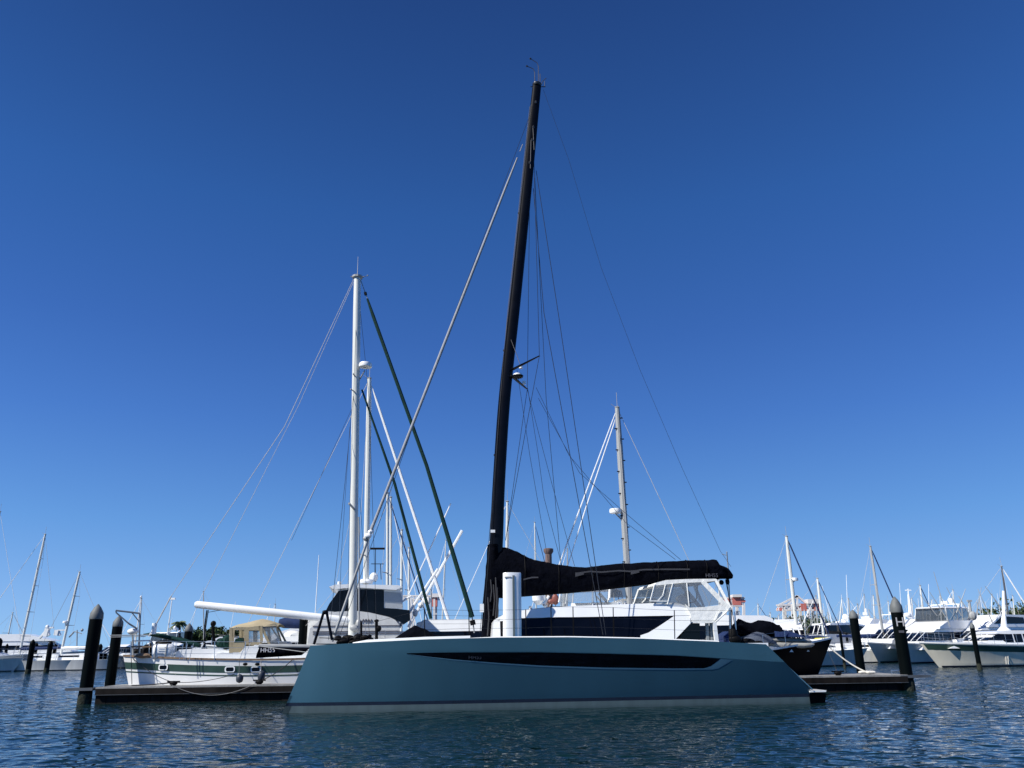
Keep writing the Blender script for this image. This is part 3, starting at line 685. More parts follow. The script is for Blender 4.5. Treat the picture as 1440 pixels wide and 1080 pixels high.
# ------------------------------------------------------------------ pontoon
D0, D1 = water_at(131, 990), water_at(1280, 971.5)
dd = D1-D0; DL = dd.length; dA = dd/DL; dN = V((-dA.y, dA.x, 0)); dyaw = math.atan2(dA.y, dA.x); dM = Matrix.Rotation(dyaw, 3, 'Z')
def DW(s, t, z): return D0+dA*s+dN*t+V((0, 0, z))
DECKZ = CAM.z-(965.3-916)/FPX*0 - 0
DECKZ = C(131, 990, 0).z*0 + .60
dock = thing('floating_pontoon', 'long low floating pontoon with pale concrete edge and dark timber sides behind the blue catamaran', 'pontoon', DW(DL/2, 1.2, 0), 0)
mb = MB(); mb.box(DW(DL/2, 1.2, DECKZ-.03), (DL, 2.4, .06), dM); mb.build('deck', CONCRETE, dock)
mb = MB()
for t in (.03, 2.37): mb.box(DW(DL/2, t, DECKZ-.17), (DL-.04, .10, .22), dM)
mb.build('waler', TIMBER, dock)
mb = MB(); mb.box(DW(DL/2, .02, DECKZ-.285), (DL-.03, .09, .015), dM); mb.build('waler_strip', GALV, dock)
mb = MB(); n_ = int(DL/.42)
for i in range(n_):
    s = .2+i*(DL-.4)/n_
    mb.box(DW(s, .14+.02*random.random(), DECKZ-.60), (.40, .06, .62+.08*random.random()), dM)
mb.box(DW(DL/2, 1.25, DECKZ-.62), (DL-.2, 1.9, .6), dM); mb.build('side_boards', TIMBER, dock)
def cleat(s, t):
    mb = MB(); p = DW(s, t, DECKZ)
    mb.lathe(p, [(.10,0),(.10,.03),(.05,.05),(.05,.14)], 8); mb.beam(p-dA*.24+V((0,0,.15)), p+dA*.24+V((0,0,.15)), .07, .05); mb.ball(p+V((0,0,.09)), .16,.12,.09, 8)
    return mb.build('cleat', BLACK, dock)
def dock_s(px): d = ray(px, 966); k = ((D0-CAM).dot(dN)+.5)/d.dot(dN); return (CAM+d*k-D0).dot(dA)
for px in (246, 366, 1178): cleat(dock_s(px), .30)
mb = MB()
for px in (140, 1262):
    s = dock_s(px); mb.tube([DW(s-.25,.3,DECKZ), DW(s-.25,.3,DECKZ+.16), DW(s+.25,.3,DECKZ+.16), DW(s+.25,.3,DECKZ)], .02, 6)
mb.each('step_hoop', STEEL, dock)
def collar(c, r):
    mb = MB(); mb.box(c-dA*.0+V((0,0,.0)), (r*2+.5, r*2+.28, .12), dM); return mb
def piling(label, px, py, Y, r=.24, group=None, col=None, cone=.42, sleeve=True):
    tp = at(px, py, Y); t = thing('mooring_pile', label, 'mooring pile', V((tp.x, tp.y, -.6)), 0, group)
    h = tp.z; MB().lathe((tp.x, tp.y, 0), [(r*.96,-1),(r*.97,.1),(r,.12),(r,h-cone)], 20).build('sleeve', PILE, t)
    MB().lathe((tp.x, tp.y, 0), [(r*1.02,h-cone-.03),(r*1.06,h-cone),(r*1.0,h-cone*.62),(r*.55,h-cone*.25),(.02,h)], 20).build('cap', CAP if sleeve else PILE, t, 60)
    MB().lathe((tp.x, tp.y, 0), [(r*1.0,-.9),(r*1.04,-.1),(r*1.05,.12),(r*1.03,.30),(r*.99,.42)], 18).build('tide_growth', GROWTH, t, 60)
    return t, tp
p1_, tp = piling('big black mooring pile with pale pointed cap at the left end of the pontoon', 138.3, 849.5, DW(0,.25,0).y, .245, cone=.55)
c = V((tp.x, tp.y, DECKZ-.07))
mb = MB(); mb.box(c-dA*.12, (1.0, .62, .10), dM); mb.box(c-dA*.62, (.25,.3,.07), dM); mb.build('pile_bracket', GALV, dock)
p2_, tp = piling('black mooring pile bearing a white letter H at the right end of the pontoon', 1257.6, 839, DW(DL,.3,0).y, .235, cone=.60)
c = V((tp.x, tp.y, DECKZ-.07)); mb = MB(); mb.box(c+dA*.15, (1.1, .62, .10), dM); mb.box(c+dA*.75, (.30,.3,.07), dM); mb.build('pile_bracket', GALV, dock)
hv = (CAM-tp); hv.z = 0; hv.normalize(); hx = V((-hv.y, hv.x, 0))
hv2 = (hv*.95+hx*.25).normalized(); hx2 = V((-hv2.y, hv2.x, 0))
zH = tp.z-.60-.42
letters('H', 'lettering', V((tp.x, tp.y, zH))+hv2*.243, hx2, V((0,0,1)), .50, mat('dull_white_lettering', (.38,.38,.40), .6), p2_)
mb = MB(); mb.box(V((tp.x, tp.y, zH-.36))+hv2*.236, (.20,.012,.09), Matrix((hx2, hv2, V((0,0,1)))).transposed()); mb.build('number_plate', GREYLETTER, p2_)
piling('slimmer black pile with pale cap just behind the left end of the pontoon', 167.5, 866, 36, .21, cone=.42)
piling('black mooring pile with rounded grey cap standing behind the right end of the pontoon', 1198.8, 857.5, 41, .205, cone=.38)
piling('black pile with pointed cap beside the palm tree above the green cover', 266.5, 876.5, 46, .21, cone=.4)
piling('thick black pile standing just left of the blue catamaran bow', 427.5, 869, 40, .20, cone=.05, sleeve=False)
piling('dark pile seen between the crossed pulpit legs of the blue catamaran', 457, 858, 42, .12, cone=.05, sleeve=False)
def far_pile(label, px, ytop, ywat, r): 
    Y = water_at(px-(ywat-ytop)*.0, ywat).y; piling(label, px, ytop, Y, r, 'dark piles in the far left water', cone=.5, sleeve=False)
far_pile('tall dark pile nearest in the left cluster, in front of the slim masted yacht', 47, 899, 947, .25)
far_pile('dark pile close behind the nearest pile of the left cluster', 52, 903, 941, .2)
far_pile('short dark pile in the middle of the left group of three', 65.5, 904, 938, .2)
far_pile('tall dark pile in front of the flybridge yacht, middle of the left group', 72, 901, 945, .25)
far_pile('dark pile just right of the tall one in front of the flybridge yacht', 78.5, 905, 940, .22)
far_pile('dark pile top at the very left edge of the photo', 1, 897, 944, .25)
far_pile('small dark pile beside the leftmost pile', 10.5, 905, 940, .2)
far_pile('dark pile right beside the big pile at the left end of the pontoon', 142, 905, 939, .25)
piling('dark slim pile in front of the cream trawler with green band', 1365.8, 875, 55.5, .15, cone=.35)
piling('short dark post in front of the cruiser with the yellow cover', 1183.5, 904, water_at(1186,932.5).y, .11, cone=.1, sleeve=False)
piling('dark post with grey cap behind the short post, by the cruiser with yellow cover', 1190, 890, water_at(1194,931).y+3, .12, cone=.2, sleeve=False)
piling('second dark post left of the capped pile behind the pontoon', 1181, 886, 62, .10, cone=.2, sleeve=False)

# ------------------------------------------------------------------ white ketch with green band
K0 = at(175.5, 940, 32.8); K0.z = 0; K1 = at(668, 930, 34.9); K1.z = 0
kd = K1-K0; KL = kd.length*1.03+1.0; kA = kd.normalized(); kN = V((-kA.y, kA.x, 0)); kyaw = math.atan2(kA.y, kA.x)
KB = 3.9; kc = K0 + kA*(KL/2-.50) + kN*(KB/2)
def CK(px, py, t):
    d = ray(px, py); k = ((K0-CAM).dot(kN)+t)/d.dot(kN); return CAM+d*k
kp = lambda p, t: kN*((t-(p-K0).dot(kN)))
ketch = thing('sailing_yacht', 'white sailing yacht with green hull band, tan spray hood and white boom behind the pontoon', 'sailing yacht', kc, kyaw)
kh = Hull(KL, KB, 2.0, 1.74, .12, .040, 2.6, .9, .34, dip=.28)
kh.hull(KETCHWHITE, ketch); kh.deck(OLDWHITE, ketch)
kh.stripe(.26, .52, GREENPAINT, ketch); kh.stripe(.60, .65, GREENPAINT, ketch)
kh.mesh(lambda u: (kh.sheer(u)-.05, kh.sheer(u)+.02), nZ=1, off=.03).build('toe_rail', TEAK, ketch, 40, True)
for px in (220, 323, 361.5):
    tt = 0
    c = CK(px, 941, 0); lx = (INV[ketch.name] @ c)
    u = (lx.x+KL/2)/KL; u = min(.95, max(.03, u)); z = kh.sheer(u)-.385; q = kh.pt(u, z, -1, .012)
    du = .02; qa, qb = kh.pt(u-du, z, -1, .012), kh.pt(u+du, z, -1, .012); ax = (qb-qa).normalized()
    def rr(w_, h_, o): return [q + ax*(w_*x_) + V((0, -o, h_*z_)) for x_, z_ in ((-1,-.5),(-.8,-1),(.8,-1),(1,-.5),(1,.5),(.8,1),(-.8,1),(-1,.5))]
    f = MB().prism(rr(.20,.11,-.01), rr(.20,.11,.025)).build('porthole', GELCOAT, ketch, 30, True)
    MB().prism(rr(.15,.075,.02), rr(.15,.075,.032)).build('pane', GLASS, f, 30, True)
mb = MB()
for px in (345, 362):
    c = CK(px, 934, 0); mb.ball(c-kN*.02, .10, .05, .06, 6)
mb.each('hull_vent', BLACK, ketch)
def kprism(pts, t0, t1, name, m, parent=ketch, angle=30):
    a = [CK(x, y, t0) for x, y in pts]; b = [p+kN*(t1-t0) for p in a]; return MB().prism(a, b).build(name, m, parent, angle)
# cabin trunks, cockpit coaming
kprism([(246,931),(247,918),(252,913.5),(270,912.5),(300,912),(322,915),(323,932)], 1.0, 2.9, 'aft_cabin', GELCOAT)
kprism([(300,932),(303,921),(312,917.5),(337,918),(345,909),(366,907.5),(366,932)], .75, 3.1, 'coaming', GELCOAT)
kprism([(366,932),(366,913),(420,912),(520,907),(560,915),(562,932)], .8, 3.0, 'coachroof', GELCOAT)
kprism([(446,918),(446,912.5),(520,909),(530,914)], .79, 3.01, 'cabin_window', GLASS)
# spray hood: arched canvas with clear panels
def hood_sec(x, ytop, yeave, y0, t0=.75, t1=3.1):
    pe = CK(x, yeave, t0); pt = CK(x, ytop, (t0+t1)/2); pb = CK(x, y0, t0); out = []
    h = pt.z-pe.z; hw = (t1-t0)/2
    for j in range(11):
        a = math.pi*j/10; out.append(pe + kN*(hw-hw*math.cos(a)*1.0) + V((0, 0, h*math.sin(a)**.8)))
    return out
secs = [(325,881,883.5,0),(332,878,882,0),(343,875.5,882,0),(354,872.5,882,0),(363,870.5,882,0),(374,872.5,881,0),(387,876.5,880,0),(391,878.5,881,0)]
hood = MB().grid([hood_sec(*s_) for s_ in secs]).build('spray_hood', TAN, ketch, 60)
mb = MB()
for pts in ([(322.5,883),(328,883),(327,918),(322,918)], [(343,882),(350,882),(349.5,906),(343.5,907)], [(364,880),(369,880),(370,903),(366,904)], [(326,883),(345,882),(345,886),(326,886)], [(349,882),(366,880),(366,886.5),(349,886.5)], [(322.5,904),(345,903.5),(345,907),(336,917),(322.5,917.5)], [(349,903.5),(368,903),(368,906.5),(349,907)], [(326,886),(330,886),(329,904),(326,904)]):
    for t in (.74, 3.1):
        a = [CK(x, y, t) for x, y in pts] if t < 1 else [CK(x, y, .74)+kN*2.36 for x, y in pts]; mb.prism(a, [p+kN*.03 for p in a])
mb.each('hood_panel', TAN, hood)
mb = MB()
for x0, y0, x1, y1, t, wd in ((368,882,379,906,.78,.10),(389,878,402,903,1.9,.08),(388,880,396,905,3.0,.08),(366,883,388,877,.80,.07),(380,880,394,901,1.3,.06)):
    mb.beam(CK(x0,y0,t), CK(x1,y1,t), .05, wd)
mb.each('windscreen_frame', TAN, hood)
for pts in ([(369,882),(388,878),(395,904),(379,905)], [(350,886.5),(364,886.5),(365.5,903),(349.8,903.5)]):
    a = [CK(x, y, .77) for x, y in pts]; MB().prism(a, [p+kN*.01 for p in a]).build('clear_panel', CLEAR, hood)
kprism([(368,908),(380,904),(401,901.5),(404,905),(404,911),(368,912)], 1.0, 2.8, 'companion_hatch', GREYALLOY)
kprism([(329,905),(331,898),(337,896.5),(341,898.5),(343,905)], 2.0, 3.0, 'cushion', GREENCANVAS)
# life raft canister in its cradle
mb = MB(); rows = []
for i in range(9):
    u = i/8; xl = lerp(216.5, 243.5, u); k = 1 if 0 < i < 8 else .86
    cc = CK(xl, 916.5, 1.0); rows.append([cc + kN*(.30*k*math.copysign(abs(math.sin(a))**.6, math.sin(a))) + V((0,0,.30*k*math.copysign(abs(math.cos(a))**.6, math.cos(a)))) for a in [2*math.pi*j/20 for j in range(20)]])
lr = mb.grid(rows, closed=True, caps=True).build('life_raft_canister', GELCOAT, ketch, 50)
mb = MB()
for x in (221, 236):
    cc = CK(x, 916.5, 1.0); mb.tube([cc + kN*(.315*math.copysign(abs(math.sin(a))**.6, math.sin(a))) + V((0,0,.315*math.copysign(abs(math.cos(a))**.6, math.cos(a)))) for a in [2*math.pi*j/20 for j in range(21)]], .018, 5)
mb.each('strap', GREYALLOY, lr)
mb = MB()
for y in (911, 915, 919): mb.beam(CK(222, y, .685), CK(235, y, .685), .012, .012)
mb.each('seam', GREYALLOY, lr)
# pushpit, rails, outboard and clutter at the stern
mb = MB()
def ktube(pts, t, r=.014): mb.tube([CK(x, y, interp([175,200,230,262,310],[1.35,1.05,.75,.4,.12], x) if t == .12 else t) for x, y in pts], r, 6)
for x in (185, 197, 210, 243.5, 262, 302, 345, 392):
    ktube([(x-.5,929),(x,902)], .12)
for y in (902, 910.5, 919): ktube([(183,y+.5),(210,y-.5),(262,y),(345,y+.5),(420,y)], .12, .007)
ktube([(184,926),(184,904),(187,901),(211,901.5),(214,905),(214,926)], .5); ktube([(184,904),(184,902)], 3.0); ktube([(186,901),(187,900)], .12)
for x in (188,194,200,206): ktube([(x,927),(x,903)], 3.2)
ktube([(186,901),(211,900.5)], 3.4, .02); ktube([(186,910),(211,910)], 3.4, .014)
for xx in (256, 262, 270): ktube([(xx-4,929),(xx+2,905)], .14, .012)
for xx in (340, 346): ktube([(xx-3,927),(xx+6,904)], .5, .012)
mb.build('guard_rail', STEEL, ketch)
mb = MB()
ktube([(163,858.5),(185,861),(196,862.5)], 1.2, .035); ktube([(163,858.5),(163.3,861.5),(180,876),(193,884)], 1.2, .03); ktube([(196,862.5),(197,870),(195.5,905),(195,928)], 1.2, .035); ktube([(185,861),(196.5,875)], 1.2, .022)
ktube([(165,863),(182,878),(193,885)], 1.25, .02)
mb.build('davit', mat('blue_grey_steel', (.10,.12,.15), .45), ketch)
mb = MB(); cc = CK(187, 888, 1.6); mb.ball(cc, .24,.18,.13, 10); mb.build('antenna_dome', GELCOAT, ketch)
mb = MB(); mb.tube([cc-V((0,0,.1)), CK(187, 925, 1.6)], .04, 6); mb.tube([CK(155,893.5,1.2), CK(210,893,1.2)], .02, 6); mb.tube([CK(155,896,1.4), CK(205,895,1.4)], .015, 6); mb.each('antenna_pole', GREYALLOY, ketch)
mb = MB(); c1 = CK(204, 917, 2.2)
mb.ball(c1, .16, .15, .30, 8); mb.ball(CK(212,914,1.5), .11,.1,.34, 8); mb.ball(CK(193,916,2.6), .22,.2,.12, 8); mb.ball(CK(230,904,1.6), .35,.25,.12, 8); mb.each('outboard_motor', BLACK, ketch)
mb = MB(); mb.box(CK(199,909.5,1.0), (.75,.3,.06), Matrix.Rotation(kyaw,3,'Z')); mb.ball(CK(201,922,.9), .3,.2,.10, 8); mb.build('stern_seat', TEAK, ketch)
mb = MB(); mb.tube([CK(x,y,1.9) for x,y in ((190,905),(198,840))], [.03,.02], 6); mb.ball(CK(190+8.3,839.5,1.9), .05,.05,.06, 6); mb.tube([CK(235,896,2.4), CK(242,842,2.4)], [.035,.02], 6); mb.box(CK(242.3,842,2.4),(.25,.08,.08)); mb.each('whip_antenna', GELCOAT, ketch)
mb = MB(); mb.tube([CK(209,895,1.5), CK(219,880,1.5)], .03, 6); mb.lathe(CK(216.8,884,1.5), [(.10,-.22),(.10,.22)], 10); mb.build('backstay_reel', GELCOAT, ketch)
mb = MB(); rows = []
for i in range(25):
    u = i/24; x = lerp(204, 281, u); yt = interp([204,212,225,240,260,281],[891,889.5,890.5,894,898,905], x); yb = interp([204,225,250,281],[893,897,903,911], x)
    p, q_ = CK(x, yt, 1.95), CK(x, yb, 1.95); cc = (p+q_)/2; h = (p-q_).length/2
    rows.append([cc + kN*(math.sin(a)*(.28+.05*noise.noise(V((x*.2, j, 0))))) + V((0,0,math.cos(a)*h*(1+.15*noise.noise(V((x*.25, j*.7, 3))))))  for j, a in enumerate([2*math.pi*j/14 for j in range(14)])])
mb.grid(rows, closed=True, caps=True).build('mizzen_cover', GREENCANVAS, ketch, 60)
mb = MB(); mb.ball(CK(310,904,2.2), .22,.2,.2, 8); mb.ball(CK(319,903,2.3), .26,.3,.3, 8); mb.each('covered_winch', GREENCANVAS, ketch)
mb = MB(); mb.ball(CK(266,916,1.7), .5,.4,.10, 8); mb.build('deck_bag', BLUECANVAS, ketch)
# main mast, boom, sails
mk = MB(); a, b = CK(495.5, 903, KB/2), CK(502.5, 391, KB/2)
pts = [a.lerp(b, i/10) for i in range(11)]; mst = mk.tube(pts, [.185]*10+[.165], 16).build('mast', ALLOY, ketch)
mb = MB(); mb.lathe(b, [(.12,-.02),(.26,.0),(.26,.10),(.1,.12)], 10); mb.tube([b, CK(503.5,361,KB/2)], [.018,.008], 5); mb.tube([CK(493,389,KB/2),CK(512,389,KB/2)], .03, 6); mb.ball(CK(517,387.5,KB/2), .04,.04,.04,6); mb.tube([CK(508,391,KB/2),CK(517,387.5,KB/2)], .012,5)
mb.build('masthead_gear', GREYALLOY, mst)
rd = MB(); c = CK(514, 513.5, KB/2-.4); rd.lathe(c, [(.30,-.10),(.32,-.02),(.28,.10),(.15,.15),(.02,.16)], 16); rd.each('radar_dome', GELCOAT, mst)
mb = MB(); mb.beam(CK(503,514,KB/2), CK(514,516,KB/2-.4), .10, .06); mb.tube([CK(505,535,KB/2), CK(513,521,KB/2-.3)], .03, 6); mb.tube([CK(496.5,525,KB/2-.3), CK(503,535,KB/2)], .03, 6)
mb.tube([CK(491,708,.9), CK(499,717,KB/2)], .05, 6); mb.tube([CK(493,547,1.4), CK(500,552,KB/2)], .03, 6); mb.each('spreader', GREYALLOY, mst)
mb = MB(); mb.tube([CK(504.5,727,KB/2-.15), CK(505,800,KB/2-.15), CK(505,900,KB/2-.2)], .035, 8); mb.ball(CK(504,880,KB/2-.2), .14,.14,.30, 8); mb.ball(CK(498,883,KB/2-.3), .2,.15,.14, 8); mb.build('spinnaker_pole', GREYALLOY, mst)
mb = MB(); b0, b1 = CK(274, 849.8, KB/2+.1), CK(492, 872.5, KB/2); mb.tube([b0, b0.lerp(b1,.012), b0.lerp(b1,.5), b1], [.09,.135,.15,.14], 14, sx=1.1); bo = mb.build('boom', GELCOAT, ketch)
MB().tube([CK(276,845.8,KB/2+.1), CK(488,868.6,KB/2)], .02, 6).build('boom_track', BLACK, bo)
mb = MB(); mb.tube([CK(291,858,KB/2), CK(288,880,KB/2), CK(288,906,KB/2)], .03, 6); mb.tube([CK(293,858,KB/2), CK(286,905,KB/2-.1)], .02,6); mb.tube([CK(293,861,KB/2),CK(310,858,KB/2)], .012,5); mb.tube([CK(299,878,1.4),CK(301,905,1.4)], .07, 8); mb.ball(CK(300,877,1.4),.12,.12,.12,8); mb.build('mainsheet', BLACK, ketch)
def kw(name, m, items, parent=ketch):
    g = MB()
    for r, pts in items: g.tube([CK(x, y, t) for x, y, t in pts], r, 6)
    return g.each(name, m, parent)[0]
h = KB/2
kw('headsail', GREENCANVAS, [([.05,.085,.085,.11], [(516.5,420,h),(525,445,h),(600,655,h),(664,868,h)])])
kw('staysail', GREENCANVAS, [([.04,.065,.07], [(509,548,h),(555,680,h),(606,870,h)])])
kw('forestay', GREYALLOY, [(.02, [(507,393,h),(517,421,h)]), (.03, [(664,868,h),(667,890,h)])])
kw('furling_drum', BLACK, [(.12, [(664,872,h),(665.5,879,h)]), (.07, [(513.5,411,h),(514.5,415,h)])])
kw('backstay', PALEWIRE, [([.012,.016,.012], [(497,393,h),(400,600,h),(241,838,h)]), (.010, [(497,397,h),(420,570,h),(285,836,h)]), (.03, [(213,890,h),(241,838,h)])])
kw('shroud', WIRE, [(.010, [(503,400,h),(515,520,h+1.4),(519,560,h+1.4),(530,900,h+1.6)]), (.010, [(498,545,h),(485,680,.5),(462,900,.2)]), (.008, [(497,570,h),(410,760,h)]), (.008, [(492,600,h),(480,780,.4),(476,900,.3)]), (.008,[(502,420,h),(492,708,.9),(488,900,.3)]), (.008,[(506,700,h),(520,900,3.4)])])
kw('topping_lift', PALEWIRE, [(.008, [(495,720,h),(470,830,h),(430,880,h)])])
# fenders and mooring lines
def fender(label, px, y0, y1, t=-.22):
    mb = MB(); a, b = CK(px, y0, t), CK(px, y1, t); L_ = (a-b).length
    mb.lathe(b, [(.02,0),(.11,.04),(.14,.12),(.14,L_-.1),(.10,L_-.04),(.03,L_)], 14); mb.tube([a-V((0,0,.02)), CK(px, 929, -.02)], .012, 5)
    tag(mb.build('fender', mat('navy_fender', (.02,.028,.045), .5), None), label, 'fender')
fender('dark slim fender hanging on the white hull right of the middle porthole', 336.5, 948, 960.5)
fender('dark round ended fender hanging on the white hull next to the right cleat', 367, 943, 958)
def rope(label, pts, r=.014, m=DARKROPE, cat_='mooring line'):
    tag(MB().tube(pts, r, 6).build('mooring_line', m, None), label, cat_)
cz = lambda px: DW(dock_s(px), .30, DECKZ+.12)
rope('dark mooring line from the stern of the white yacht to the left cleat', sag(CK(186,925,1.1), cz(246), .12), .013)
rope('dark line hanging straight from the stern rail of the white yacht to the pontoon', sag(CK(184.5,924,1.1), CK(185.5,962,-.1), 0), .014)
rope('dark spring line from the left cleat to the fenders of the white yacht', sag(cz(246), CK(330,948,-.05), .10), .012)
rope('short black line lying from the pontoon edge to the left cleat', sag(DW(dock_s(187),.35,DECKZ+.03), cz(246), .02), .022)
rope('dark line from the right cleat up to the hull behind the catamaran bow', sag(cz(366), CK(412,927,0), .10), .016)
rope('thin rope looping down the pontoon side between two cleats', [p - dN*.36 for p in sag(DW(dock_s(248),.30,DECKZ+.05), DW(dock_s(364),.30,DECKZ+.05), .40, 24)], .009, mat('grey_rope', (.2,.2,.2), .8))

# ------------------------------------------------------------------ navy yacht on the right, with its grey dinghy
NB0 = at(1172, 912, 35.2); nyaw = R(4); nA = V((math.cos(nyaw), math.sin(nyaw), 0)); nN = V((-nA.y, nA.x, 0)); NL = 12.0
nc = NB0 - nA*(NL/2); nc.z = 0
navy = thing('sailing_yacht', 'navy blue hulled yacht with dark spray hood, bow towards the right pile', 'sailing yacht', nc, nyaw)
nh = Hull(NL, 3.6, 2.02, 1.25, .11, .03, 2.3, .85, .7, dip=.12); nh.hull(NAVYHULL, navy); nh.deck(OLDWHITE, navy)
nh.mesh(lambda u: (nh.sheer(u)-.02, nh.sheer(u)+.05), nZ=1, off=.02).build('toe_rail', GELCOAT, navy, 40, True)
def CN(px, py, t=1.8):
    d = ray(px, py); k = ((nc-CAM).dot(nN)-1.8+t)/d.dot(nN); return CAM+d*k
def nprism(pts, t0, t1, name, m, parent=navy, angle=30):
    a = [CN(x, y, t0) for x, y in pts]; b = [p+nN*(t1-t0) for p in a]; return MB().prism(a, b).build(name, m, parent, angle)
nprism([(1020,915),(1020,905),(1078,908.5),(1112,911.5),(1116,917)], .8, 2.8, 'coachroof', GELCOAT)
nprism([(1120,918),(1130,909.5),(1139,916)], 1.2, 2.4, 'deck_hatch', GELCOAT)
def dome(xs_, yb, ytop, t0, t1, name, m, nn=0):
    rows = []
    for i, (x, yt) in enumerate(zip(xs_, ytop)):
        p, q_ = CN(x, yt, (t0+t1)/2), CN(x, yb, (t0+t1)/2); h = (p-q_).length; hw = (t1-t0)/2
        rows.append([q_ + nN*(-hw*math.cos(a)*(1+nn*noise.noise(V((x*.1, j*.7, 5))))) + V((0,0,h*math.sin(a)**.6*(1+nn*noise.noise(V((x*.12, j*.5, 1)))))) for j, a in enumerate([math.pi*j/12 for j in range(13)])])
    return MB().grid(rows, closed=True, caps=True).build(name, m, navy, 60)
dome([1012,1020,1030,1038], 906, [893,888,887,897], .9, 2.7, 'aft_hood', BLUECANVAS)
dome([1036,1040,1048,1056,1064,1072,1078], 905, [899,893,887,884.5,886,892,901], .6, 2.9, 'spray_hood', mat('faded_navy_canvas', (.06,.075,.11), .8, bump=.3))
dome([1080,1088,1098,1108,1116,1121], 896, [884.5,885,885.5,888,892,896], .8, 2.6, 'hatch_cover', BLUECANVAS)
dome([1031,1035,1042,1050,1058,1066,1075,1084,1090,1094,1094.5], 892, [884,877,870.5,874.5,876,873.5,872.5,874,877,879,886], .9, 2.0, 'sail_cover', CANVAS, .22)
mb = MB(); mb.prism([CN(x,y,1.1) for x,y in ((1080,886),(1094,880),(1090,893),(1087,898),(1083,897))], [CN(x,y,1.3) for x,y in ((1080,886),(1094,880),(1090,893),(1087,898),(1083,897))]); mb.build('cover_flap', CANVAS, navy)
nh.rail(.62, STEEL, navy, u0=.45, u1=.97, n=6)
rows = []
dg = thing('inflatable_dinghy', 'grey inflatable dinghy lashed upside down on the foredeck of the navy yacht', 'dinghy', CN(1105, 910, 1.8), nyaw)
for k, (xs_, yt, yb, tt) in enumerate((((1066,1076,1090,1110,1128,1138,1141), (897,894.5,895,896,898,899,901), (903,904,905,906,906,905,903), 1.25),((1062,1072,1090,1110,1130,1141,1145), (902,903,903,903.5,904,904,905), (907,909,911,911.5,911.5,910,907.5), .95))):
    rows = []
    for x, a_, b_ in zip(xs_, yt, yb):
        p, q_ = CN(x, a_, tt), CN(x, b_, tt); cc = (p+q_)/2; h = (p-q_).length/2
        rows.append([cc + nN*(math.sin(a)*h*(2.2 if k == 0 else 1)) + V((0,0,math.cos(a)*h)) for a in [2*math.pi*j/14 for j in range(14)]])
    MB().grid(rows, closed=True, caps=True).build('tube', GREYTUBE, dg, 60)
MB().grid([[CN(x, 901.5, t)+V((0,0,.06*math.sin(math.pi*(t-.9)/1.6))) for t in (.9,1.3,1.7,2.1,2.5)] for x in (1066,1085,1105,1125,1138)]).build('floor', GREYTUBE, dg)
rope('pale mooring line running from the navy bow down to the right end of the pontoon', sag(CN(1166,909.5,1.7), DW(dock_s(1231), .9, DECKZ+.05), .12), .030, ROPE)
mb = MB(); p = DW(dock_s(1230), .9, DECKZ+.05)
for i in range(5): mb.ball(p+V((random.uniform(-.2,.2), random.uniform(-.15,.15), .03)), .16,.12,.06, 6)
tag(mb.build('rope_coil', ROPE, None), 'small white heap of rope on the right end of the pontoon', 'rope')
rope('thin dark line from the navy bow to the middle of the right pontoon', sag(CN(1164,913,1.6), cz(1178), .05), .010)
# ------------------------------------------------------------------ motor cruisers
def yprism(pts, w, z0, lean, taper=None):   # outline (x, z) given width: cut into slabs along x so that the sides stay true
    xmin, xmax = min(p[0] for p in pts), max(p[0] for p in pts); e = 1e-4*(xmax-xmin)
    xs = sorted({round(min(max(x, xmin+e), xmax-e), 5) for x in [p[0] for p in pts] + [lerp(xmin, xmax, i/10) for i in range(11)]})
    rows = []
    for x in xs:
        zs = []
        for (xa, za), (xb, zb) in zip(pts, pts[1:]+pts[:1]):
            if xa != xb and min(xa, xb) <= x <= max(xa, xb): zs.append(lerp(za, zb, (x-xa)/(xb-xa)))
        if len(zs) < 2: continue
        lo, hi = min(zs), max(zs); hi = max(hi, lo+.002); tf = taper(x) if taper else 1
        a, b = (w-lean*(lo-z0))*tf, (w-lean*(hi-z0))*tf
        rows.append([V((x, -a, lo)), V((x, -b, hi)), V((x, b, hi)), V((x, a, lo))])
    return MB().grid(rows, closed=True, caps=True)
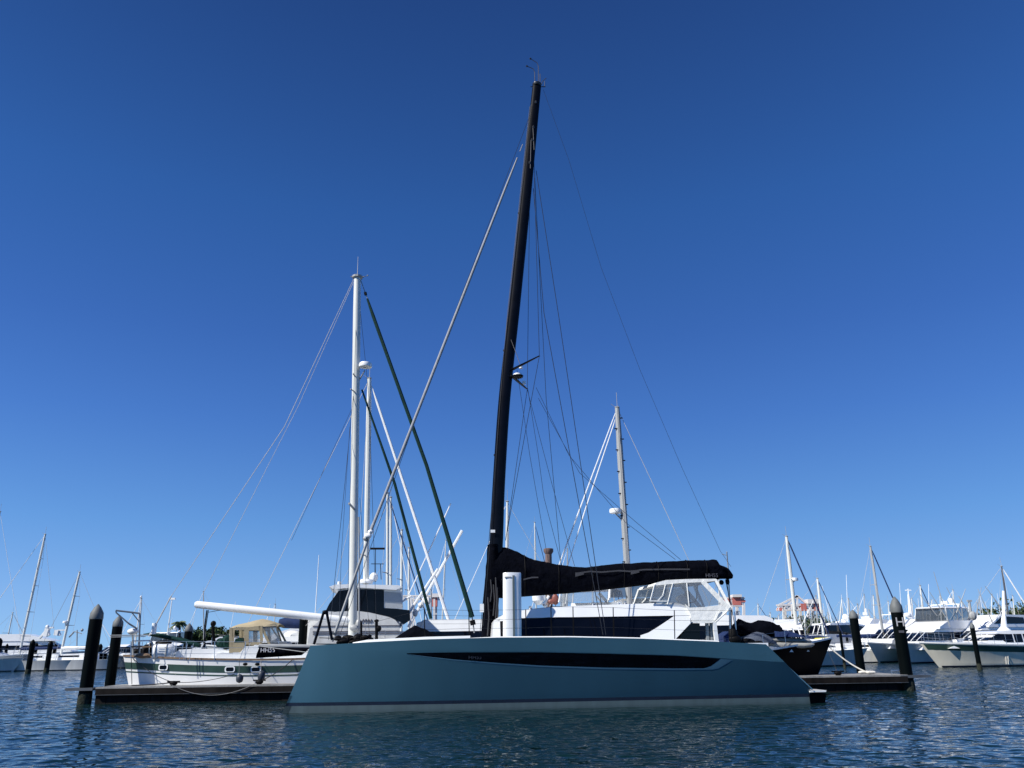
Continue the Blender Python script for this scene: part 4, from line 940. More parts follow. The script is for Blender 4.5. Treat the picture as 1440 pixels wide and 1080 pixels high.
def motor(label, px, py, head, L, B, fb, fs, group=None, name='motor_cruiser', hullm=None, house=None, wins=(), fly=None, top=None, arch=None, band=None, boot=None, rail=True, aerials=(), cat_='motor cruiser', canopy_m=None, extra=None, dist=None, flare=.72, k=1, flywin=None):
    L *= k; B *= k; fb *= k; fs *= k
    house = [(a, b*k) for a, b in house] if house else None; wins = [[(a, b*k) for a, b in w_] for w_ in wins]
    fly = [(a, b*k) for a, b in fly] if fly else None; top = (top[0], top[1], top[2]*k, top[3]*k) if top else None; arch = (arch[0], arch[1]*k, arch[2]*k) if arch else None
    aerials = [(a, b, c_*k, d_, e_, f_*k, g_) for a, b, c_, d_, e_, f_, g_ in aerials]
    P = at(px, py, dist) if dist else water_at(px, py); P.z = 0
    H = V((math.cos(head), math.sin(head), 0)); c = P - H*(L*.38)
    t = thing(name, label, cat_, c, head, group); hl = Hull(L, B, fb, fs, .13, .01, 2.4, flare, .85)
    h = hl.hull(hullm or OLDWHITE, t); hl.deck(GELCOAT, t)
    if band: hl.stripe(band[0], band[1], band[2], t)
    hl.boot(-.02, .12, boot or NAVYLINE, t)
    hl.mesh(lambda u: (hl.sheer(u)-.03, hl.sheer(u)+.06), nZ=1, off=.03).build('rub_rail', GELCOAT, t, 40, True)
    X = lambda f: (f-.5)*L
    tp = lambda x: 1-max(0, (x/L+.5-.45))*.9
    w0 = B*.40
    z0 = fs
    if house:
        pts = [(X(a), b) for a, b in house]; hs_ = yprism(pts, w0, z0, .12, tp).build('deckhouse', GELCOAT, t, 30, True)
        hp = sorted(house[1:], key=lambda q: q[1]); front = [(a, b) for a, b in house if a >= .3]
        front.sort(key=lambda q: q[1]); fz = [q[1] for q in front]; fx = [q[0] for q in front]
        for wn in wins:
            mid = sum(a for a, b in wn)/len(wn)
            wn = [(interp(fz, fx, b)+.011, b) if a > mid and a > interp(fz, fx, b)-.075 else (a, b) for a, b in wn]
            if max(a-interp(fz, fx, b) for a, b in wn) > 0:
                fr = sorted(wn, key=lambda q: -q[0])[:2]; g = MB()
                for yy in (-.45, 0, .45): g.beam((X(fr[0][0])+.02, yy*w0*tp(X(fr[0][0])), fr[0][1]), (X(fr[1][0])+.02, yy*w0*tp(X(fr[1][0])), fr[1][1]), .07, .05)
                g.each('windscreen_post', GELCOAT, hs_, 30, True)
            yprism([(X(a), b) for a, b in wn], w0+.015, z0, .12, tp).build('window', GLASS, hs_, 30, True)
    if fly:
        f = yprism([(X(a), b) for a, b in fly], w0*.92, fly[0][1], .10).build('flybridge', GELCOAT, t, 30, True)
    if fly and flywin: yprism([(X(a)+.02, b) for a, b in flywin], w0*.92+.012, fly[0][1], .10).build('window', GLASS, f, 30, True)
    if top:
        a, b, zb, zt = top         # canopy from a..b
        rf = MB(); rf.prism([V((X(a), -w0*.85, zt)), V((X(b)+.2, -w0*.8, zt-.06)), V((X(b)+.3, -w0*.7, zt-.02)), V((X(b), -w0*.7, zt+.10)), V((X(a), -w0*.75, zt+.12))],
                         [V((X(a), w0*.85, zt)), V((X(b)+.2, w0*.8, zt-.06)), V((X(b)+.3, w0*.7, zt-.02)), V((X(b), w0*.7, zt+.10)), V((X(a), w0*.75, zt+.12))])
        rfo = rf.build('hardtop', GELCOAT, t, 30, True)
        mb = MB()
        for x in (X(a)+.1, X((a+b)/2), X(b)-.05):
            for s in (-1, 1): mb.tube([(x+.25 if x > X(a)+.2 else x, s*w0*.86, zb), (x, s*w0*.80, zt)], .035, 6)
        mb.each('canopy_post', GELCOAT, rfo, 30, True)
        if canopy_m:
            mb = MB()
            for s in (-1, 1): mb.grid([[(X(a), s*w0*.83, zb), (X(a), s*w0*.78, zt)], [(X(b)+.3, s*w0*.83, zb), (X(b), s*w0*.76, zt)]])
            mb.grid([[(X(b)+.3, -w0*.83, zb), (X(b), -w0*.76, zt)], [(X(b)+.3, w0*.83, zb), (X(b), w0*.76, zt)]]); mb.build('clear_panel', canopy_m, rfo, 30, True)
    if arch:
        xa, zb, zt = arch; xa = X(xa); mb = MB()
        for s in (-1, 1): mb.beam((xa+.5, s*w0*.85, zb), (xa, s*w0*.7, zt), .18, .07)
        mb.beam((xa, -w0*.72, zt), (xa, w0*.72, zt), .3, .07); ao = mb.build('radar_arch', GELCOAT, t, 30, True)
        mb = MB(); mb.lathe((xa, 0, zt+.06), [(.28,0),(.32,.1),(.26,.24),(.02,.27)], 14); mb.ball((xa-.1, .55, zt+.3), .22,.22,.28, 8); mb.each('radar_dome', GELCOAT, ao, 50, True)
    if rail: hl.rail(.75, STEEL, t, u0=.45, u1=.97, n=7)
    if aerials:
        mb = MB()
        for (xf, y, zb, dx, dy, hgt, r) in aerials: mb.tube([(X(xf), y, zb), (X(xf)+dx, y+dy, zb+hgt)], [r, r*.6], 5)
        mb.each('aerial', GELCOAT, t, 30, True)
    if extra: extra(t, hl, X, w0)
    return t
rg0 = random.Random(21)
# white flybridge cruiser behind the white yacht, bow to the left
def rosy(t, hl, X, w0):
    mb = MB()
    for y0 in (-.9, .9):
        pass
    mb.tube([at(616,800,43), at(561,883,43)], .07, 6); mb.tube([at(650,746,45), at(574,882,45)], .08, 6); mb.tube([at(634,708,46), at(575,836,46)], .035, 6); mb.tube([at(540,862,43), at(578,838,43)], .05, 6)
    mb.each('outrigger', GELCOAT, t)
    mb = MB(); mb.lathe(at(525.5,812,44), [(.16,-.2),(.24,-.05),(.22,.12),(.1,.24),(.02,.26)], 12); mb.lathe(at(515,818,43.8), [(.34,-.1),(.38,0),(.3,.12),(.02,.16)], 14); mb.lathe(at(477,821,43.8), [(.11,-.1),(.10,.12)], 8); mb.each('radar_dome', GELCOAT, t)
    mb = MB(); mb.beam(at(521,771.5,44), at(541,771.5,44), .12, .10); mb.tube([at(528,772,44), at(528,818,44)], .02, 5); mb.tube([at(522,793,44), at(540,793,44)], .02, 5); mb.tube([at(535,793,44), at(536,815,44)], .02, 5); mb.build('aerial_frame', BLACK, t)
    mb = MB(); mb.ball(at(592,851,43), .16,.15,.15, 8); mb.ball(at(584,862,43), .14,.15,.2, 8); mb.tube([at(596,872,43), at(588,890,43)], .05, 6); mb.ball(at(601,845,43), .2,.2,.2,6); mb.each('deck_gear', OLDWHITE, t)
Lr = 6.2; 
hr = math.pi+R(10)
rt = motor('white flybridge cruiser with black upper windows close behind the white mast', 462, 914, hr, Lr, 4.4, 2.6, 1.7, dist=41, flare=.85,
      house=[(.06,1.6),(.06,2.0),(.8,2.2),(.9,1.6)], wins=[],
      rail=True, extra=rosy)
INVr = INV[rt.name]
def CRP(px, py): # on the cruiser's near side plane
    Hh = V((math.cos(hr), math.sin(hr), 0)); n = V((Hh.y, -Hh.x, 0));  n = n if n.y < 0 else -n
    d = ray(px, py); k = ((rt.location + n*1.7 - CAM).dot(n))/d.dot(n); return CAM+d*k, n
def rprism(pts, off, depth, name, m, parent=rt):
    a = []
    for x, y in pts: p, n = CRP(x, y); a.append(p+n*off)
    return MB().prism(a, [p-n*depth for p in a]).build(name, m, parent, 30)
rprism([(459,862),(470,838),(478,829),(500,826),(557,829),(566,832),(566,858),(568,866),(562,868),(545,863),(520,860),(500,858.5),(470,860)], .0, 3.4, 'pilothouse', GELCOAT)
wn = rprism([(458,859),(463,849),(476,831),(500,828),(540,829.5),(540,855),(558,856),(576,858),(577,872),(568,878),(561,873.5),(548,867.5),(520,861),(500,858.5),(470,860)], .02, 3.44, 'window', GLASS)
rprism([(540.5,832),(564,833.5),(567,855),(541,855)], .03, 3.46, 'clear_panel', CLEAR)
rprism([(463,825.5),(472,822.5),(500,822),(560,823.5),(566,826),(556,830),(500,826.5),(470,829)], .25, 3.9, 'hardtop', GELCOAT)
rprism([(433,902),(436,884),(449,873),(462,861),(500,858.8),(520,861.5),(548,868),(556,872),(562,880),(563,905),(433,905)], .06, 3.5, 'hull_side', OLDWHITE)
mb = MB()
for y in (879.8, 887.5, 890.5):
    a, n = CRP(440, y+1); b, _ = CRP(562, y); mb.beam(a+n*.075, b+n*.075, .02, .05)
mb.each('rub_line', mat('grey_line', (.12,.12,.14), .6), rt)
mb = MB(); rng = random.Random(3); pts = []
for i in range(22):
    p, n = CRP(508+i*.75, 873+2.4*math.sin(i*1.25)+rng.uniform(-.6,.6)); pts.append(p+n*.08)
mb.tube(pts, .018, 5); mb.build('script_flourish', mat('dark_grey_script', (.06,.06,.08), .5), rt)

# three boats whose upper works show behind the catamaran cabin
def behind(t, hl, X, w0):
    mb = MB(); Y = 50
    mb.beam(at(842,834,Y), at(858,852,Y), .3, .16); mb.beam(at(838,838,Y), at(846,848,Y), .3, .08); mb.build('radar_arch', GELCOAT, t)
    mb = MB(); mb.lathe(at(865,836,Y), [(.34,-.14),(.40,-.05),(.38,.12),(.25,.22),(.02,.24)], 16); mb.each('radar_dome', GELCOAT, t)
motor('white flybridge cruiser with long rounded hardtop and radar dome showing above the catamaran cabin', 826, 914, R(-105), 12, 4.6, 2.4, 1.7, dist=46,
      house=[(.02,1.7),(.02,4.2),(.74,4.2),(.90,2.6),(.95,1.7)], wins=[[(.1,2.6),(.1,3.6),(.72,3.6),(.84,2.7)]], top=(.52,.84,4.2,4.95), canopy_m=CLEAR, extra=behind)
motor('white cruiser with two clear tent panels showing just left of the catamaran helm enclosure', 902, 914, R(-95), 10, 4.4, 2.4, 1.7, dist=43,
      house=[(.02,1.7),(.02,4.15),(.9,4.15),(.97,2.6),(.97,1.7)], top=(.55,.97,4.15,5.15), canopy_m=SMOKE, rail=False)
motor('white cruiser hull with dark cockpit seen under the catamaran helm enclosure', 962, 915, math.pi+R(2), 5, 2.6, 1.6, 1.2, dist=40,
      house=[(.05,1.2),(.05,2.95),(.12,3.1),(.6,3.15),(.85,2.9),(.95,1.2)], wins=[[(.06,1.25),(.06,2.68),(.86,2.68),(.94,1.25)]], rail=False)
motor('white boat with long flat pale cabin top behind the furled headsails', 600, 916, math.pi+R(3), 10, 3.6, 1.7, 1.5, dist=44,
      house=[(.0,1.5),(.0,3.2),(.88,3.25),(.93,3.1),(.95,1.5)], wins=[[(.02,1.6),(.02,2.65),(.93,2.65),(.94,1.6)]])
def domes(t, hl, X, w0):
    Y = 62; mb = MB(); mb.lathe(at(757,841,Y), [(.15,-.5),(.45,-.2),(.48,.15),(.3,.42),(.02,.5)], 14); mb.tube([at(752,838,Y), at(766,852,Y)], .1, 6); mb.tube([at(772,838,Y), at(764,852,Y)], .1, 6); mb.each('satellite_dome', GELCOAT, t)
    mb = MB(); mb.ball(at(781,843,Y), .28,.2,.4, 8); mb.ball(at(776,846,Y), .35,.2,.2, 6); mb.each('life_rings', ORANGE, t)
    mb = MB(); mb.tube([at(793.5,834,Y), at(793.5,856,Y)], .16, 8); mb.tube([at(789,838,Y), at(789,856,Y)], .05, 6); mb.each('post', GREYALLOY, t)
motor('work boat with white satellite dome and orange gear on its roof behind the black boom', 744, 916, math.pi, 14, 4.6, 2.6, 2.0, dist=62,
      house=[(.1,2.0),(.1,4.7),(.5,4.7),(.7,3.4),(.8,2.0)], wins=[[(.14,3.6),(.14,4.3),(.5,4.3),(.6,3.6)]], extra=domes, rail=False)
# right hand basin
def kayak(t, hl, X, w0):
    a, b = at(1143, 901, water_at(1158, 931).y-1.5), at(1169, 900, water_at(1158, 931).y-1.5)
    MB().tube([a, a.lerp(b,.15), a.lerp(b,.85), b], [.05,.24,.26,.06], 8).build('boom_cover', YELLOW, t, 60)
AN = R(38)
motor('white cruiser with wrap round dark tinted windows and a yellow cover on its foredeck', 1137, 914, math.pi+AN, 11, 3.8, 1.75, 1.2, dist=84, flare=.5,
      house=[(.05,1.2),(.05,3.5),(.30,3.75),(.62,3.65),(.70,2.5),(.86,1.9),(.88,1.3)], wins=[[(.08,2.55),(.08,3.35),(.30,3.5),(.60,3.45),(.70,2.6)]], aerials=[(.3,.9,3.6,-.3,.4,5,.035),(.3,-.9,3.6,.5,-.3,4,.03)], extra=kayak)
motor('white cruiser with long raked cabin front and radar arch behind the rounded cap pile', 1211, 914, math.pi+AN, 12, 4.0, 1.8, 1.2, dist=80, flare=.5,
      house=[(.05,1.2),(.05,3.4),(.55,3.5),(.66,3.0),(.86,1.95),(.9,1.3)], wins=[[(.07,2.15),(.07,2.95),(.58,3.0),(.70,2.45),(.76,2.15)]], aerials=[(.3,.8,3.4,.2,.5,4,.03)], arch=(.3,3.4,4.4))
motor('white sport cruiser with dark saloon windows just left of the pile marked H', 1234, 914, math.pi+AN, 12.5, 4.1, 1.75, 1.15, dist=76, flare=.5,
      house=[(.05,1.15),(.05,3.2),(.16,3.7),(.44,3.8),(.52,3.4),(.62,3.0),(.80,1.95),(.86,1.2)], wins=[[(.07,2.1),(.07,2.9),(.58,2.9),(.73,2.1)]], aerials=[(.2,1,3.6,-.5,.3,3.5,.03)])
def outr(t, hl, X, w0):
    Y = 72; mb = MB()
    for x0,y0,x1,y1 in ((1336,882,1313,804),(1352,866,1331,826),(1330,868,1307,832),(1345,862,1358,828),(1318,866,1293,835)): mb.tube([at(x0,y0,Y), at(x1,y1,Y)], [.05,.02], 5)
    mb.each('outrigger', GREYALLOY, t)
motor('white flybridge cruiser with clear canopy and grey shaded bow right of the H pile', 1277, 914, math.pi+AN, 12, 4.2, 1.7, 1.15, dist=72, flare=.5,
      house=[(.04,1.1),(.04,2.75),(.62,2.8),(.80,1.9),(.86,1.1)], wins=[[(.06,1.8),(.06,2.55),(.62,2.55),(.77,1.85)]], fly=[(.06,2.81),(.06,3.55),(.44,3.55),(.62,2.95),(.62,2.81)], top=(.08,.45,3.55,4.65), canopy_m=SMOKE, arch=(.2,4.7,5.0), extra=outr)
def outr2(t, hl, X, w0):
    Y = 74; mb = MB()
    for x0,y0,x1,y1 in ((1396,876,1375,828),(1372,868,1380,826),(1408,855,1385,824),(1366,868,1348,838)): mb.tube([at(x0,y0,Y), at(x1,y1,Y)], [.05,.02], 5)
    mb.tube([at(1367,872,Y), at(1363,846,Y)], .10, 8); mb.beam(at(1360,845,Y), at(1366,845,Y), .2,.15); mb.ball(at(1368,866,Y), .35,.3,.4, 8); mb.each('outrigger', GREYALLOY, t)
motor('white cruiser with sloping dark flybridge windscreen behind the trawler wheelhouse', 1331, 914, math.pi+R(24), 13, 4.3, 1.7, 1.2, dist=74, flare=.55,
      house=[(.05,1.2),(.05,2.9),(.60,2.9),(.74,2.0),(.86,1.9),(.88,1.2)], wins=[[(.08,1.9),(.08,2.65),(.60,2.65),(.70,2.0)]], fly=[(.06,2.91),(.06,3.95),(.42,4.0),(.58,3.0),(.58,2.91)], flywin=[(.20,3.2),(.20,3.75),(.42,3.85),(.52,3.2)], extra=outr2, rail=False)
def trawl(t, hl, X, w0):
    Y = 62.5; a, b = at(1412,886,Y), at(1411,831,Y)
    mb = MB(); mb.tube([a, a.lerp(b,.35), a.lerp(b,.36), b], [.24,.15,.13,.09], 10); mb.build('mast', GELCOAT, t)
    mb = MB(); mb.lathe(at(1412.5,889,Y), [(.75,-.15),(.35,.25),(.2,.4)], 12); mb.build('mast_base', GELCOAT, t)
    mb = MB()
    for x in (1414,1417): mb.tube(sag(at(x,914,Y-2.0), at(x+1,934,Y-2.0), 0, 4), .025, 5)
    mb.each('boarding_rope', ROPE, t)
motor('cream hulled trawler yacht with dark green band and three saloon windows at the right edge', 1319, 914, math.pi+R(12), 17, 5.0, 2.4, 1.9, k=.72, dist=61, hullm=CREAM, name='trawler_yacht', cat_='trawler', band=(.10,.48,GREENPAINT),
      house=[(.02,1.7),(.02,3.3),(.20,3.4),(.48,3.45),(.535,3.3),(.62,2.4),(.80,2.25),(.86,1.8)], wins=[[(.325,2.3),(.315,3.1),(.375,3.1),(.375,2.3)], [(.385,2.3),(.385,3.1),(.44,3.1),(.44,2.3)], [(.45,2.3),(.45,3.1),(.49,3.1),(.50,2.3)], [(.52,2.5),(.52,3.1),(.535,3.15),(.60,2.55)], [(.26,2.05),(.26,2.45),(.30,2.45),(.30,2.05)], [(.56,1.98),(.56,2.18),(.64,2.18),(.64,1.98)]], extra=trawl)
motor('small white hardtop cruiser low behind the navy yacht, beside the far crane', 1124, 914, math.pi+R(84), 7, 3.0, 1.5, 1.2, dist=66,
      house=[(.1,1.3),(.1,3.0),(.35,3.7),(.6,3.2),(.85,1.8),(.85,1.3)], wins=[[(.14,1.8),(.14,2.8),(.66,2.8),(.78,1.8)]])
DK = [(140,98,80,'behind the big pile at the pontoon end, with dark hull',NAVYHULL),(208,88,78,'behind the stern rail of the white yacht with dark hull',NAVYHULL),(228,74,30,'behind the life raft canister',OLDWHITE),(270,80,15,'under the boom end, past the green cover',OLDWHITE),(165,110,20,'far off between the two left piles',OLDWHITE)]
for px, Yd, hd, wd, hm in DK:
    motor('small motor boat '+wd, px, 912, math.pi+R(hd), rg0.uniform(8,11), rg0.uniform(3.2,3.8), 1.8, 1.3, dist=Yd, group='motor boats beyond the white yacht', hullm=hm,
          house=[(.08,1.3),(.08,2.5),(.42,2.7),(.62,2.1),(.76,1.6),(.84,1.3)], wins=[[(.10,1.7),(.10,2.3),(.53,2.4),(.66,1.75)]], rail=False, aerials=[(.25,.6,2.6,-.3,.2,3.5,.03)])
BG = [(1180,96,66,'behind the tinted cruiser, with tall cabin',1),(1206,104,60,'peeping out left of the rounded cap pile',0),(1262,100,70,'just right of the H pile with tall cabin',1),(1288,108,60,'left of the canopy cruiser under the stone house',0),(1330,110,75,'filling the gap right of the canopy cruiser',1),(1384,104,62,'behind the sloping flybridge cruiser',0),(1420,98,70,'behind the trawler stern with tall cabin',1),(1440,92,55,'cut by the right edge behind the trawler',0),(1140,112,60,'low below the far crane',0),(1160,118,72,'below the right crane leg',1)]
for px, Yd, hd, wd, kind in BG:
    motor('small white motor boat '+wd, px, 912, math.pi+R(hd), rg0.uniform(8,10), rg0.uniform(3.0,3.6), 1.6, 1.1, dist=Yd, group='motor boats in the second row of the right basin', flare=.55,
          house=[(.08,1.1),(.08,2.5+.4*kind),(.42,2.6+.4*kind),(.60,2.1),(.76,1.5),(.84,1.1)], wins=[[(.10,1.75),(.10,2.35+.3*kind),(.44,2.4+.3*kind),(.64,1.75)]], arch=(.2, 2.5+.4*kind, 3.5+.4*kind), aerials=[(.25,.6,2.8,-.3,.2,4.5,.03),(.25,-.6,2.8,.3,-.2,3.6,.025)])
# left hand basin
def sup(t, hl, X, w0):
    Y = water_at(112, 938).y-1
    mb = MB()
    for x0,y0,x1,y1,wd in ((64,895,67,884,.5),(68,894,66,884,.4),(79,893.5,81,886,.5),(84,893.5,81,886,.3),(55,898,66,886,.25)): mb.beam(at(x0,y0,Y), at(x1,y1,Y), wd, wd)
    mb.beam(at(81,886.3,Y), at(93,886,Y), .3,.15); mb.ball(at(66.5,882,Y), .3,.3,.3,6); mb.beam(at(68,883,Y), at(75,882.5,Y), .2,.2); mb.build('radar_arch', GELCOAT, t)
    mb = MB()
    mb.tube([at(108,912,Y), at(108.5,886,Y)], .08, 6); mb.tube([at(104,888,Y), at(115,891,Y)], .06, 5); mb.tube([at(97,896,Y), at(104,889,Y)], .1, 5); mb.ball(at(115.5,886,Y), .2,.2,.2,6); mb.each('aerial', GREYALLOY, t)
motor('big white flybridge motor yacht with radar arch beyond the left piles', 112, 937.5, R(8), 20, 5.4, 2.5, 1.9, k=.8, name='motor_yacht', cat_='motor yacht',
      house=[(.06,1.9),(.06,4.1),(.62,4.15),(.70,3.4),(.82,2.6),(.84,1.9)], wins=[[(.1,2.8),(.1,3.5),(.63,3.5),(.68,2.8)]], fly=[(.10,4.16),(.10,5.3),(.45,5.3),(.62,4.5),(.68,4.16)], extra=sup, rail=True)
motor('low white cruiser at the left edge, left of the flybridge yacht', 20, 944, R(-8), 13, 4.4, 1.7, 1.3, hullm=mat('grey_blue_hull', (.16,.2,.24), .4),
      house=[(.1,1.3),(.1,3.2),(.5,3.2),(.66,2.0),(.8,1.4)], wins=[[(.14,2.0),(.14,2.7),(.54,2.7),(.62,2.0)]])
motor('small white runabout between the two left piles', 152, 940, R(185), 8, 3, 1.6, 1.2, hullm=mat('slate_blue_hull', (.07,.10,.15), .4),
      house=[(.1,1.2),(.1,2.2),(.5,2.4),(.66,1.7),(.75,1.3)], wins=[[(.3,1.7),(.3,2.2),(.52,2.2),(.6,1.7)]])
motor('white fishing cruiser with dark canopy behind the slimmer left pile', 182, 935, R(170), 10, 3.6, 2.0, 1.4,
      house=[(.1,1.4),(.1,3.0),(.5,3.2),(.68,2.2),(.8,1.5)], wins=[[(.14,2.0),(.14,2.8),(.54,2.8),(.64,2.0)]], top=(.1,.5,3.1,4.3), canopy_m=SMOKE, arch=(.2,4.3,4.7))
motor('white cruiser with open aft deck seen behind the tan spray hood', 320, 914, math.pi+R(15), 12, 4.2, 2.2, 1.6, dist=58,
      house=[(.05,1.6),(.05,3.2),(.5,3.4),(.7,2.6),(.85,1.8)], wins=[[(.1,2.2),(.1,2.9),(.55,2.9),(.68,2.2)]], aerials=[(.4,0,3.4,0,.2,5,.04)])
motor('small white sport boat behind the deck rails of the white yacht', 236, 914, math.pi+R(20), 9, 3.4, 1.8, 1.4, dist=60,
      house=[(.05,1.4),(.05,2.5),(.5,2.8),(.7,2.0),(.8,1.5)], wins=[[(.1,1.8),(.1,2.4),(.55,2.4),(.64,1.8)]])
motor('white cabin boat behind the navy sail cover, left of the catamaran bow', 402, 914, math.pi+R(12), 9, 3.4, 2.0, 1.5, dist=45,
      house=[(.05,1.5),(.05,2.7),(.7,2.8),(.85,1.9)], wins=[[(.1,1.9),(.1,2.3),(.7,2.3),(.76,1.9)]])

# ------------------------------------------------------------------ sailing yachts further off
def yacht(label, pxb, pxt, yt, Y, head, L=11, r=.09, hullm=None, mastm=None, stay='white', spr=(.45,.72), group=None, cover=None, steps=False, radar=None, cabin=True, stay_r=.05, bow_px=None, stern_px=None, boomlen=.36):
    P = at(pxb, 908, Y); P.z = 0; H = V((math.cos(head), math.sin(head), 0)); c = P - H*(L*.07)
    t = thing('sailing_yacht', label, 'sailing yacht', c, head, group); B = L*.3
    hl = Hull(L, B, 1.35, 1.1, .1, .05, 2.2, .85, .65, dip=.08); hl.hull(hullm or OLDWHITE, t); hl.deck(GELCOAT, t); hl.boot(0, .1, NAVYLINE, t)
    if cabin:
        w_ = B*.28; X = lambda f: (f-.5)*L
        ch = yprism([(X(.22),1.05),(X(.22),1.7),(X(.30),1.75),(X(.62),1.65),(X(.74),1.2),(X(.74),1.05)], w_, 1.05, .15).build('coachroof', GELCOAT, t, 30, True)
        yprism([(X(.34),1.35),(X(.34),1.55),(X(.60),1.52),(X(.64),1.36)], w_+.01, 1.05, .15).build('window', GLASS, ch, 30, True)
        hl.rail(.6, STEEL, t, n=6)
    base = at(pxb, 908, Y); base.z = 1.2; tp = at(pxt, yt, Y)
    mt = MB().tube([base.lerp(tp, i/6) for i in range(7)], [r]*6+[r*.75], 10).build('mast', mastm or ALLOY, t)
    side = V((-H.y, H.x, 0)); mb = MB(); wires_ = []
    for k, f in enumerate(spr):
        p = base.lerp(tp, f); hw = .95-.25*k
        for s in (-1, 1): mb.tube([p, p+side*s*hw-H*.25], [.04,.025], 5)
        wires_.append((p, hw))
    if spr: mb.each('spreader', GREYALLOY, mt)
    bow = c + H*(L*.49) + V((0,0,1.4)); stern = c - H*(L*.48) + V((0,0,1.2))
    if bow_px: bow = at(bow_px[0], bow_px[1], Y)
    if stern_px: stern = at(stern_px[0], stern_px[1], Y)
    sm = {'white': SAILWHITE, 'dark': BLUECANVAS, 'grey': SAILSILVER}[stay]
    MB().tube([tp.lerp(bow, .03), tp.lerp(bow, .1), tp.lerp(bow, .92), bow], [.02, stay_r, stay_r*1.25, .03], 6).build('furled_headsail', sm, t)
    mb = MB(); mb.tube([tp, stern], .014, 5)
    for s in (-1, 1):
        mb.tube([tp] + [p+side*s*hw-H*.25 for p, hw in wires_[::-1]] + [base+side*s*1.25], .012, 5)
    mb.build('rigging', PALEWIRE, t)
    g = base + V((0,0,1.1)); e = g - H*(L*boomlen) + V((0,0,.05))
    mb = MB(); mb.tube([g, g.lerp(e,.1), g.lerp(e,.6), e], [.16,.20,.15,.10], 8); mb.build('boom_cover', cover or BLUECANVAS, t, 60)
    mb = MB(); mb.tube([tp, tp+V((0,0,.9))], .015, 5); mb.tube([tp, tp+V((-.35,0,.25))], .012, 5); mb.ball(tp+V((0,0,.05)), .14,.14,.06, 6); mb.build('masthead_gear', GREYALLOY, mt)
    if radar:
        p = base.lerp(tp, radar[0]); q_ = at(radar[1], radar[2], Y); mb = MB(); mb.lathe(q_, [(.30,-.10),(.33,0),(.3,.12),(.02,.18)], 14); mb.each('radar_dome', GELCOAT, mt); MB().beam(p, q_-V((0,0,.12)), .1, .06).build('bracket', GREYALLOY, mt)
    if steps:
        mb = MB()
        for i in range(3, 22):
            p = base.lerp(tp, i/22); mb.box(p+side*(.0)+V((.16*(1 if i % 2 else -1), -.1, 0)), (.16,.06,.05))
        mb.each('mast_step', BLACK, mt)
    return t
LEFT, RIGHT = math.pi, 0
yacht('white ketch mast with bare pole standing just right of the tall white mast', 513.5, 519.5, 533, 44, 0, 13, r=.155, bow_px=(639,897), stay='white', stay_r=.07, spr=(.35,), mastm=ALLOY, cabin=False)
yacht('yacht whose grey mast with steps and radar rises behind the black boom', 889, 868, 574, 42, LEFT, 12, r=.17, mastm=GREYALLOY, steps=True, radar=(.52, 865.5, 719), bow_px=(786,795), stern_px=(1012,880), stay='white', stay_r=.03, spr=())
stm = [o for o in bpy.data.objects if o.get('label', '').startswith('yacht whose grey mast')][0]
MB().tube([at(865,590,42), at(862,600,42), at(822,720,42), at(797,800,42)], [.015,.028,.032,.02], 6).build('furled_staysail', SAILWHITE, stm)
yacht('slimmer twin mast yacht left of the pair behind the white cruiser', 545.5, 545, 694, 60, 0, 11, r=.11, bow_px=(612,905), stay='dark', stay_r=.035, spr=(.5,))
yacht('yacht with pale mast right of the pair behind the white cruiser', 550, 549.5, 700, 63, 0, 11, r=.11, bow_px=(590,905), stay='white', stay_r=.03, spr=(.5,))
yacht('yacht with short pale mast between the green furled headsails', 564.5, 565, 746, 66, 0, 10, r=.11, spr=(.6,), bow_px=(600,905), stay_r=.02)
yacht('yacht with the shorter rightmost mast above the white cruiser', 575.5, 575, 771, 70, 0, 10, r=.10, spr=(.6,), bow_px=(610,905), stay_r=.02)
yacht('yacht with thin pale mast close right of the black mast', 711.5, 713.5, 706, 58, LEFT, 11, r=.11, spr=(.5,), stay_r=.02)
yacht('white yacht with tall slanting mast and two pale forestays at the far left', 29, 63.5, 752, 92, LEFT, 14, r=.13, spr=(.18,.37,.58,.8), bow_px=(-28,880), stern_px=(78,905), mastm=ALLOY, stay='white', stay_r=.03)
yacht('white yacht with shorter slanting mast in front of the flybridge yacht', 87, 112, 805, 92, LEFT, 11, r=.13, spr=(.38,.72), radar=(.33, 92.5, 875), bow_px=(60,905), mastm=ALLOY, stay='grey', stay_r=.02, cover=SAILWHITE)
yacht('yacht at the left edge with only its stays in the picture', -30, 0, 720, 90, RIGHT, 12, stern_px=(-90,905), bow_px=(30,905), stay_r=.02)
yacht('white yacht with blue boom cover directly left of the catamaran bow', 470, 470, 640, 47, R(180), 10, r=.001, spr=(), cover=BLUECANVAS, stay_r=.004, boomlen=-.17) if False else None
yacht('white yacht with tall white mast and dark forestay in front of the crane', 1123, 1106, 755, 68, RIGHT, 13, r=.15, bow_px=(1166,892), stern_px=(1060,890), stay='dark', stay_r=.06, spr=(.35,.62), radar=(.58,1117,815))
yacht('yacht with white mast right of the crane behind the tinted cruiser', 1160, 1149.5, 814, 84, RIGHT, 11, r=.13, bow_px=(1186,893), stay='dark', stay_r=.04, spr=(.5,))
yacht('yacht whose slender mast with dark forestay leans behind the H pile', 1244, 1224, 769, 78, RIGHT, 12, r=.12, bow_px=(1278,892), stern_px=(1200,900), stay='dark', stay_r=.06, spr=(.42,.62), mastm=GREYALLOY)
yacht('small yacht with short mast and dark stay left of the clear canopy cruiser', 1303, 1294, 824, 96, RIGHT, 10, r=.10, bow_px=(1320,880), stay='dark', stay_r=.05, spr=(.5,))
